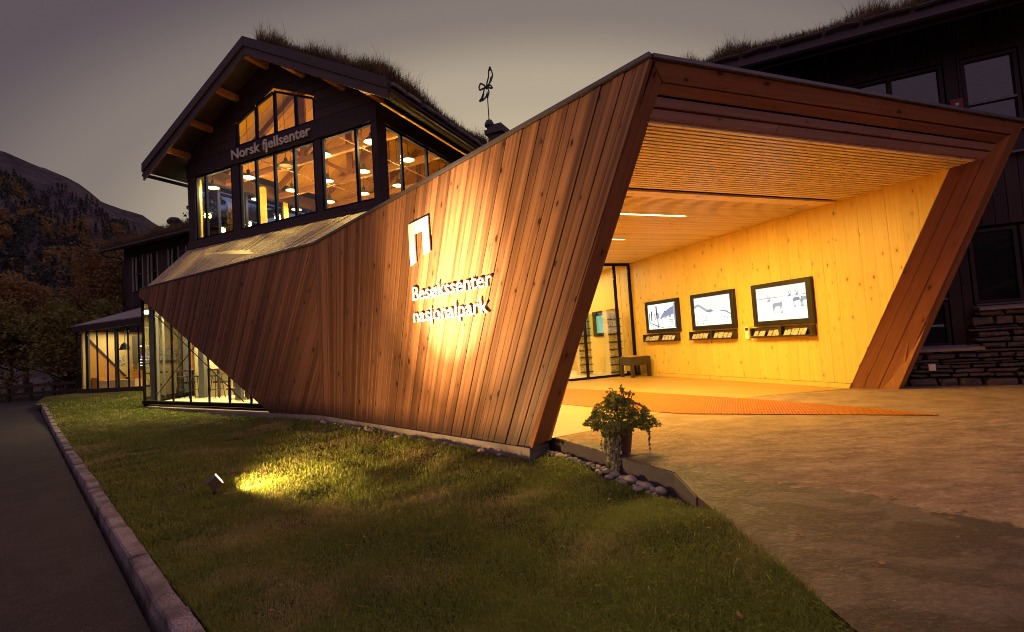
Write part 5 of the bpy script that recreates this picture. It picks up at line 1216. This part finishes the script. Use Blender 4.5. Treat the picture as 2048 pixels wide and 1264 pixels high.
def spot(name, loc, to, power, color, cone, blend, size, parent):
    l = bpy.data.lights.new(name, 'SPOT'); l.energy = power; l.color = color; l.spot_size = math.radians(cone); l.spot_blend = blend; l.shadow_soft_size = size
    o = bpy.data.objects.new(name, l); C.objects.link(o); d = (Vector(to) - Vector(loc)).normalized()
    o.rotation_euler = d.to_track_quat('-Z', 'Y').to_euler(); o.parent = parent; o.location = Vector(loc) - origin_of(parent)
spot('spot_core', hc + aim * .075, tgt + V(0, 0, .10), 5200, (1, .82, .46), 38, 1.0, .02, fx)
spot('spot_spill', hc + aim * .078, tgt, 380, (1, .62, .22), 164, .45, .02, fx)
spot('spot_glow', hc + aim * .076, tgt + V(0, 0, .25), 1700, (1, .66, .25), 66, 1.0, .02, fx)

# ------------------------------------------------------------------ flower pot
pot = V(.985, 4.93, 0); pr = empty('flower_pot', tuple(pot)); tag(pr, 'round brown pot with bushy plant and trailing ivy on the concrete step', 'flower pot')
mb = MB(); mb.lathe(pot, [(.001, .0), (.085, .0), (.092, .01), (.125, .24), (.135, .245), (.135, .275), (.115, .275), (.105, .24), (.001, .235)], 24); mb.build('pot', M['terracotta'], pr, smooth=True)
def leaves(cs, size, mat, nm, ratio=.55):
    cs = np.array(cs); n = len(cs); d = rng.normal(size=(n, 3)); d /= np.linalg.norm(d, axis=1)[:, None]; e = np.cross(d, rng.normal(size=(n, 3))); e /= np.linalg.norm(e, axis=1)[:, None]; f = np.cross(d, e)
    s = size * rng.uniform(.6, 1.3, (n, 1)); v = np.stack([cs - d * s * .5, cs + e * s * ratio * .5 + f * s * .08, cs + d * s * .5, cs - e * s * ratio * .5 + f * s * .08], 1).reshape(-1, 3)
    k = (np.arange(n) * 4)[:, None]; tr = np.concatenate([k + [[0, 1, 2]], k + [[0, 2, 3]]], 1).reshape(-1, 3); o = tri_mesh(nm, v - np.array(origin_of(pr)), tr, mat); o.parent = pr; return o
pts = []
for i in range(5200):
    t = random.uniform(0, 2 * math.pi); p = math.acos(random.uniform(-.75, 1)); rr = random.uniform(.72, 1.0) ** .5
    wob = 1 + .16 * math.sin(3 * t + 1) + .10 * math.sin(7 * t + p * 5) + .08 * math.sin(p * 9)
    x = math.sin(p) * math.cos(t) * .315 * rr * wob; y = math.sin(p) * math.sin(t) * .26 * rr * wob; z = math.cos(p) * .15 * rr * wob + .37 - .35 * (x * x + y * y) * 2.2
    pts.append((pot.x + x, pot.y + y, max(z, .06)))
leaves(pts, .030, M['leaf'], 'foliage')['kind'] = 'stuff'
st = []; sm = MB()
for i in range(9):
    t = random.uniform(0, 6.28); r0 = random.uniform(0, .12); b0 = pot + V(math.cos(t) * r0, math.sin(t) * r0, .42); h = random.uniform(.12, .24); tip = b0 + V(random.uniform(-.05, .05), random.uniform(-.05, .05), h)
    sm.tube([b0, lerp(b0, tip, .5) + V(.01, 0, 0), tip], .004, 5)
    for q in range(11): c = lerp(b0, tip, random.uniform(.15, 1.05)); st.append((c.x + random.uniform(-.03, .03), c.y + random.uniform(-.03, .03), c.z))
sm.build('stem', M['bark'], pr); leaves(st, .062, M['leaf'], 'tall_leaves', .62)['kind'] = 'stuff'
iv = []
for k in range(34):
    t = math.radians(random.uniform(195, 262)); b0 = pot + V(math.cos(t) * .17, math.sin(t) * .15, random.uniform(.28, .36)); L_ = random.uniform(.25, .52); x, y, z = b0.x, b0.y, b0.z
    for q in range(int(L_ / .012)):
        z -= .012; x += random.uniform(-.004, .0035) - (.0008 if z > .1 else 0); y += random.uniform(-.003, .003) - .0015
        edge = (x - .36) * 1.88 + (y - 6.0) * .885     # >0 means still over the slab
        if z < .012 and edge > 0: z = .012; x -= .010; y -= .006
        if z < -.14: break
        iv.append((x, y, z))
leaves(iv, .030, M['ivy'], 'ivy', .8)['kind'] = 'stuff'
iv = []
for k in range(3):
    x, y, z = pot.x + .26 + .01 * k, pot.y - .06, .32
    for q in range(26 - 5 * k): z -= .0125; x += random.uniform(-.003, .003); iv.append((x, y, z))
leaves(iv, .026, M['leaf'], 'trailing_stem', .7)['kind'] = 'stuff'

# pebbles along the step and the plinth
def pebble(x, y, z, s, lab='rounded grey pebble in the loose row along the concrete step'):
    bm = bmesh.new(); bmesh.ops.create_icosphere(bm, subdivisions=2, radius=1); f = [random.uniform(.7, 1.25) for _ in range(3)]; a = random.uniform(0, 3.14); ph_ = random.uniform(0, 6)
    for v in bm.verts:
        c = v.co * (1 + .22 * math.sin(v.co.x * 2.4 + ph_) * math.cos(v.co.y * 2.1 + ph_)) + V(random.uniform(-.03, .03), random.uniform(-.03, .03), 0); v.co = V(c.x * f[0] * s, c.y * f[1] * s, c.z * s * .62)
    me = bpy.data.meshes.new('pebble'); bm.to_mesh(me); bm.free(); me.materials.append(M['pebble'])
    for p in me.polygons: p.use_smooth = True
    o = bpy.data.objects.new('pebble', me); C.objects.link(o); o.location = (x, y, z + s * .30); o.rotation_euler = (0, 0, a); tag(o, lab, 'stone', 'pebbles along the concrete step')
ea, eb = V(.36, 6.0, 0), V(1.245, 4.12, 0); ed_ = (eb - ea).normalized(); en = V(-ed_.y, ed_.x, 0); en = en if en.x < 0 else -en
L_ = (eb - ea).length; k = .0
while k < L_ - .03:
    near = k / L_; s = random.uniform(.026, .042) + .032 * (near > .5) * random.random()
    off = random.uniform(.045, .085) + s * .5; p = ea + ed_ * k + en * off
    if random.random() < .97: pebble(p.x, p.y, float(lawn_z(p.x, p.y)), s)
    if random.random() < .8: q = p + en * (s * 1.5); pebble(q.x, q.y, float(lawn_z(q.x, q.y)), s * random.uniform(.4, .7))
    k += s * random.uniform(1.25, 1.9)
for i in range(34):
    f = random.uniform(.02, .98) ** .8; p = lerp(KQ, BLb, f) + W1n * random.uniform(.08, .2); pebble(p.x, p.y, float(lawn_z(p.x, p.y)), random.uniform(.022, .05), 'small pale pebble at the foot of the timber wall')
for o in [o for o in C.objects if o.name.startswith('pebble') and 'timber' in o.get('label', '')]: o['group'] = 'pebbles at the foot of the timber wall'
# fallen leaves on lawn and concrete
def fallen():
    for i in range(46):
        x = random.uniform(-1.5, 2.6); y = random.uniform(1.9, 6.5) if i % 2 else random.uniform(2, 4.2)
        on = x > 1.3 or (y > 4.2 and x > 1.25 - (y - 4.1) * .47); z = .006 if on else float(lawn_z(x, y)) + .030
        s = random.uniform(.012, .022); a = random.uniform(0, 6.28); me = bpy.data.meshes.new('leaf'); pp = [(-s, 0, 0), (-.3 * s, -.55 * s, .25 * s), (.6 * s, -.4 * s, .1 * s), (s, 0, .35 * s), (.6 * s, .4 * s, .1 * s), (-.3 * s, .55 * s, .2 * s)]
        me.from_pydata(pp, [], [(0, 1, 2, 3, 4, 5)]); me.materials.append(M['fallen']); o = bpy.data.objects.new('fallen_leaf', me); C.objects.link(o); o.location = (x, y, z); o.rotation_euler = (random.uniform(-.3, .3), random.uniform(-.3, .3), a)
        tag(o, 'small dry brown leaf lying on the concrete' if on else 'small dry brown leaf lying on the lawn', 'leaf', 'fallen leaves on the concrete' if on else 'fallen leaves on the lawn')
M['fallen'] = plain('dry_fallen_leaf', (.30, .13, .06), .7)
fallen()

# ------------------------------------------------------------------ mountain, forest, trees, far houses
prof = [(-80, 15), (-60, 17.5), (-52, 17.8), (-45.9, 17.5), (-43.6, 16.7), (-42.2, 16.3), (-40.8, 15.6), (-39.6, 14.4), (-38.2, 13.9), (-36.7, 13.6), (-35.6, 12.8), (-34.4, 12.0), (-31, 10), (-26, 7.5), (-18, 5), (-5, 3.5), (20, 3), (45, 3.5), (70, 7), (100, 11), (140, 12), (180, 10), (220, 12), (260, 14), (280, 15)]
def ridge(azd): return float(np.interp(azd, [p[0] for p in prof], [p[1] for p in prof])) + .35
RR0, RR1 = 95., 620.
def slope_z(azd, r):
    t = min(1, max(0, (r - RR0) / (RR1 - RR0))); e = ridge(azd)
    zr = RR1 * math.tan(math.radians(e)) + 1.15; base = -.42
    z = base + (zr - base) * (t ** 1.22)
    z += math.sin(azd * .9 + r * .013) * 5 * t * (1 - t) * 4 + math.sin(azd * 2.7 - r * .021) * 2.5 * t * (1 - t) * 4
    if t >= 1: z = zr - (r - RR1) * .35
    return z
vv, ff = [], []; azs = np.concatenate([np.arange(-80, 46, .75), np.arange(46, 281, 3.0)]); rs = list(np.linspace(RR0, RR1, 44)) + [700, 850]
for a in azs:
    for r in rs:
        jit = 1 + .0 * r; z = slope_z(float(a), float(r)); z += random.uniform(-1, 1) * (2.2 if RR0 + 30 < r < RR1 - 5 else .5)
        vv.append((r * math.sin(math.radians(a)), r * math.cos(math.radians(a)), z))
nr_ = len(rs)
for i in range(len(azs) - 1):
    for j in range(nr_ - 1): ff.append((i * nr_ + j, (i + 1) * nr_ + j, (i + 1) * nr_ + j + 1, i * nr_ + j + 1))
me = bpy.data.meshes.new('mountain'); me.from_pydata(vv, [], ff); me.materials.append(M['mountain'])
for p in me.polygons: p.use_smooth = True
o = bpy.data.objects.new('mountain', me); C.objects.link(o); tag(o, kind='structure')
def crown_pts(n, rx, rz, z0, rg, cone=False):
    """leaf-cluster triangles in a crown volume"""
    c = rg.normal(size=(n, 3)); c /= np.linalg.norm(c, axis=1)[:, None]; c *= rg.uniform(.25, 1, (n, 1)) ** .5
    if cone:
        h = rg.uniform(0, 1, n) ** .8; a = rg.uniform(0, 6.283, n); rr = (1 - h) * rx * rg.uniform(.3, 1, n); P = np.stack([np.cos(a) * rr, np.sin(a) * rr, z0 + h * rz], 1)
    else:
        lob = 1 + .22 * np.sin(c[:, :1] * 5 + rg.uniform(0, 6)) + .2 * np.sin(c[:, 2:] * 6 + rg.uniform(0, 6)); P = c * lob * np.array([rx, rx, rz / 2]); P[:, 2] += z0 + rz / 2
    return P
def tri_cloud(P, s, rg):
    n = len(P); d = rg.normal(size=(n, 3)); d /= np.linalg.norm(d, axis=1)[:, None]; e = np.cross(d, rg.normal(size=(n, 3))); e /= np.linalg.norm(e, axis=1)[:, None]
    s = s * rg.uniform(.6, 1.4, (n, 1)); v = np.stack([P - d * s * .5, P + d * s * .5, P + e * s * .8], 1).reshape(-1, 3); return v, np.arange(3 * n).reshape(-1, 3)
def forest(name, n, amin, amax, rmin, rmax, mat, label, cone, h0, h1, per=70, mask=None):
    VV, TT, c0 = [], [], 0; k = 0
    while k < n:
        a = random.uniform(amin, amax); r = rmin + (rmax - rmin) * random.random() ** .75
        if mask and not mask(a, r): continue
        h = random.uniform(h0, h1); x, y = r * math.sin(math.radians(a)), r * math.cos(math.radians(a)); z = slope_z(a, r) - .8
        P = crown_pts(per, h * (.20 if cone else .34), h * (.95 if cone else .85), h * (.05 if cone else .15), rng, cone) + np.array([x, y, z])
        v, t = tri_cloud(P, h * (.14 if cone else .16), rng); VV.append(v); TT.append(t + c0); c0 += len(v); k += 1
    tag(tri_mesh(name, np.concatenate(VV), np.concatenate(TT), mat), label, 'forest', kind='stuff')
nz = lambda a, r: math.sin(a * 1.9 + r * .03) + math.sin(a * .8 - r * .05 + 2)
forest('conifer_forest', 2100, -60, -31, 125, 560, M['conifer'], 'dark conifer forest covering the mountain slope at the left', True, 5, 9, 50, lambda a, r: random.random() < (1 if r < 300 else .5) and r < 505)
forest('autumn_forest', 620, -58, -31, 130, 400, M['orange_leaf'], 'rust coloured autumn birches on the lower mountain slope', False, 4.5, 8, 80, lambda a, r: (nz(a, r) > .3))

def tree(name, x, y, z, h, rx, mat, label, n=5000, leaf=.16, z0=.18, cone=False, droop=False, group=None):
    r = empty(name, (x, y, z)); tag(r, label, 'tree', group)
    mb = MB(); tip = V(x + random.uniform(-.3, .3), y, z + h * .85); b = V(x, y, z - .1); mb.tube([b, lerp(b, tip, .35) + V(.1, 0, 0), lerp(b, tip, .7), tip], h * .022, 8, h * .006)
    for q in range(14 if not cone else 0):
        a = random.uniform(0, 6.28); f = random.uniform(.2, .75); s_ = lerp(b, tip, f); e = s_ + V(math.cos(a) * rx * .8, math.sin(a) * rx * .8, h * random.uniform(.08, .25)); mb.tube([s_, lerp(s_, e, .5) + V(0, 0, .1), e], h * .008, 5, h * .002)
    mb.build('trunk', M['bark'], r)
    Ps = []
    if cone:
        nl = 15
        for q in range(nl):
            f = q / (nl - 1); zz = h * (z0 + (1 - z0) * f); rr = rx * (1 - f) ** .85 + .1
            for w in range(9):
                a = random.uniform(0, 6.28); m_ = int(n / nl / 9); tt = rng.uniform(.1, 1, m_); s2 = rng.normal(0, .05 * rr + .02, (m_, 3)); P = np.stack([np.cos(a) * rr * tt, np.sin(a) * rr * tt, zz - .25 * rr * tt ** 1.5], 1) + s2; Ps.append(P)
    else:
        for q in range(16):
            a = random.uniform(0, 6.28); f = random.random() ** .7; rr = random.uniform(.2, .75) * rx; cz = h * (z0 + .12 + (.72 - z0 * .5) * f); k_ = 1 - .45 * f
            P = crown_pts(n // 16, rx * random.uniform(.32, .5), h * random.uniform(.18, .30), 0, rng); P += np.array([math.cos(a) * rr * k_, math.sin(a) * rr * k_, cz - h * .1])
            if droop: P[:, 2] -= (P[:, 0] ** 2 + P[:, 1] ** 2) * .12
            Ps.append(P)
    P = np.concatenate(Ps); P[:, 2] = np.maximum(P[:, 2], .1); v, t = tri_cloud(P, leaf, rng); o = tri_mesh('crown', v, t, mat); o.parent = r
    return r
tree('willow_tree', -22.5, 25.0, -.2, 5.0, 2.6, M['olive_leaf'], 'broad olive coloured willow beside the far end of the road', 9000, .15, .02, droop=True)
tree('willow_tree', -26.5, 26.0, -.3, 5.6, 3.0, M['olive_leaf'], 'taller olive coloured willow at the left edge beyond the road', 9000, .16, .02, droop=True)
tree('shrub', -19.6, 24.8, -.1, 2.0, 1.1, M['olive_leaf'], 'low yellowish shrub just left of the far pavilion', 2500, .12, .02)
tree('birch_tree', -27.0, 32.0, -.3, 9.2, 2.7, M['orange_leaf'], 'rust coloured birch behind the willows at the left', 8000, .17, .12)
tree('birch_tree', -30.5, 31.0, -.3, 8.0, 2.6, M['orange_leaf'], 'rust coloured birch furthest left behind the willows', 8000, .17, .12)
tree('alder_tree', -24.6, 33.5, -.3, 10.5, 2.6, M['olive_leaf'], 'tall dusky olive tree rising left of the dark wing', 9000, .18, .10)
tree('alder_tree', -22.9, 28.6, -.3, 5.2, 2.1, M['olive_leaf'], 'dark olive tree touching the left end of the pavilion roof', 7000, .16, .05)
tree('spruce_tree', -16.1, 26.5, 6.0, 6.2, 1.7, M['conifer'], 'dark spruce seen through the left hand windows of the hall', 4200, .16, .02, cone=True)

def far_house(x, y, z, w, d, h, yaw, label, rows=((.35, 5),)):
    r = empty('far_house', (x, y, z)); r.rotation_euler.z = yaw; tag(r, label, 'house')
    def hbx(a, b, nm, m): mb = MB(); mb.box(a, b); o = mb.build(nm, m); o.parent = r; return o
    hbx((-w / 2, 0, -1), (w / 2, d, h), 'wall', M['house_wall'])
    mb = MB(); mb.prism([(-w / 2 - .5, -.5, h + .02), (w / 2 + .5, -.5, h + .02), (w / 2 + .5, d / 2, h + 1.5), (-w / 2 - .5, d / 2, h + 1.5)], (0, 0, .2)); mb.build('roof', M['dark2']).parent = r
    for k, (f, n) in enumerate(rows):
        for i in range(n):
            c = -w / 2 + (i + .5) * w / n; s_ = w / n * .3; mm = 'house_lit' if (i + k) % 3 == 2 or k == 0 and i > n - 3 else 'house_cool'
            fr = hbx((c - s_ - .1, -.08, h * f - .1), (c + s_ + .1, -.01, h * f + h * .22 + .1), 'window_frame', M['house_wall'])
            hbx((c - s_, -.12, h * f), (c + s_, -.085, h * f + h * .22), 'window', M[mm])
far_house(-93, 88.5, 7.2, 8.5, 6, 5.2, .8, 'far house with a row of dim lit windows among trees on the slope', ((.18, 5), (.62, 5)))
far_house(-101, 88.5, 5.2, 8, 6, 4.5, .8, 'second far house half hidden below the other at the left edge', ((.4, 4),))
# low rail fence at the end of the road
fc = empty('rail_fence', (-21, 21.6, -.2)); tag(fc, 'low dark rail fence across the far end of the road', 'fence')
fa, fb_ = V(-34, 25.2, -.3), V(-19.9, 22.6, -.1)
for i in range(12): p = lerp(fa, fb_, i / 11); mb = MB(); mb.bar(p, p + V(0, 0, .85), .09, .09, up=(1, 0, 0)); mb.build('post', M['dark'], fc)
for z in (.35, .7): mb = MB(); mb.bar(fa + V(0, -.06, z), fb_ + V(0, -.06, z), .04, .12); mb.build('rail', M['dark'], fc)
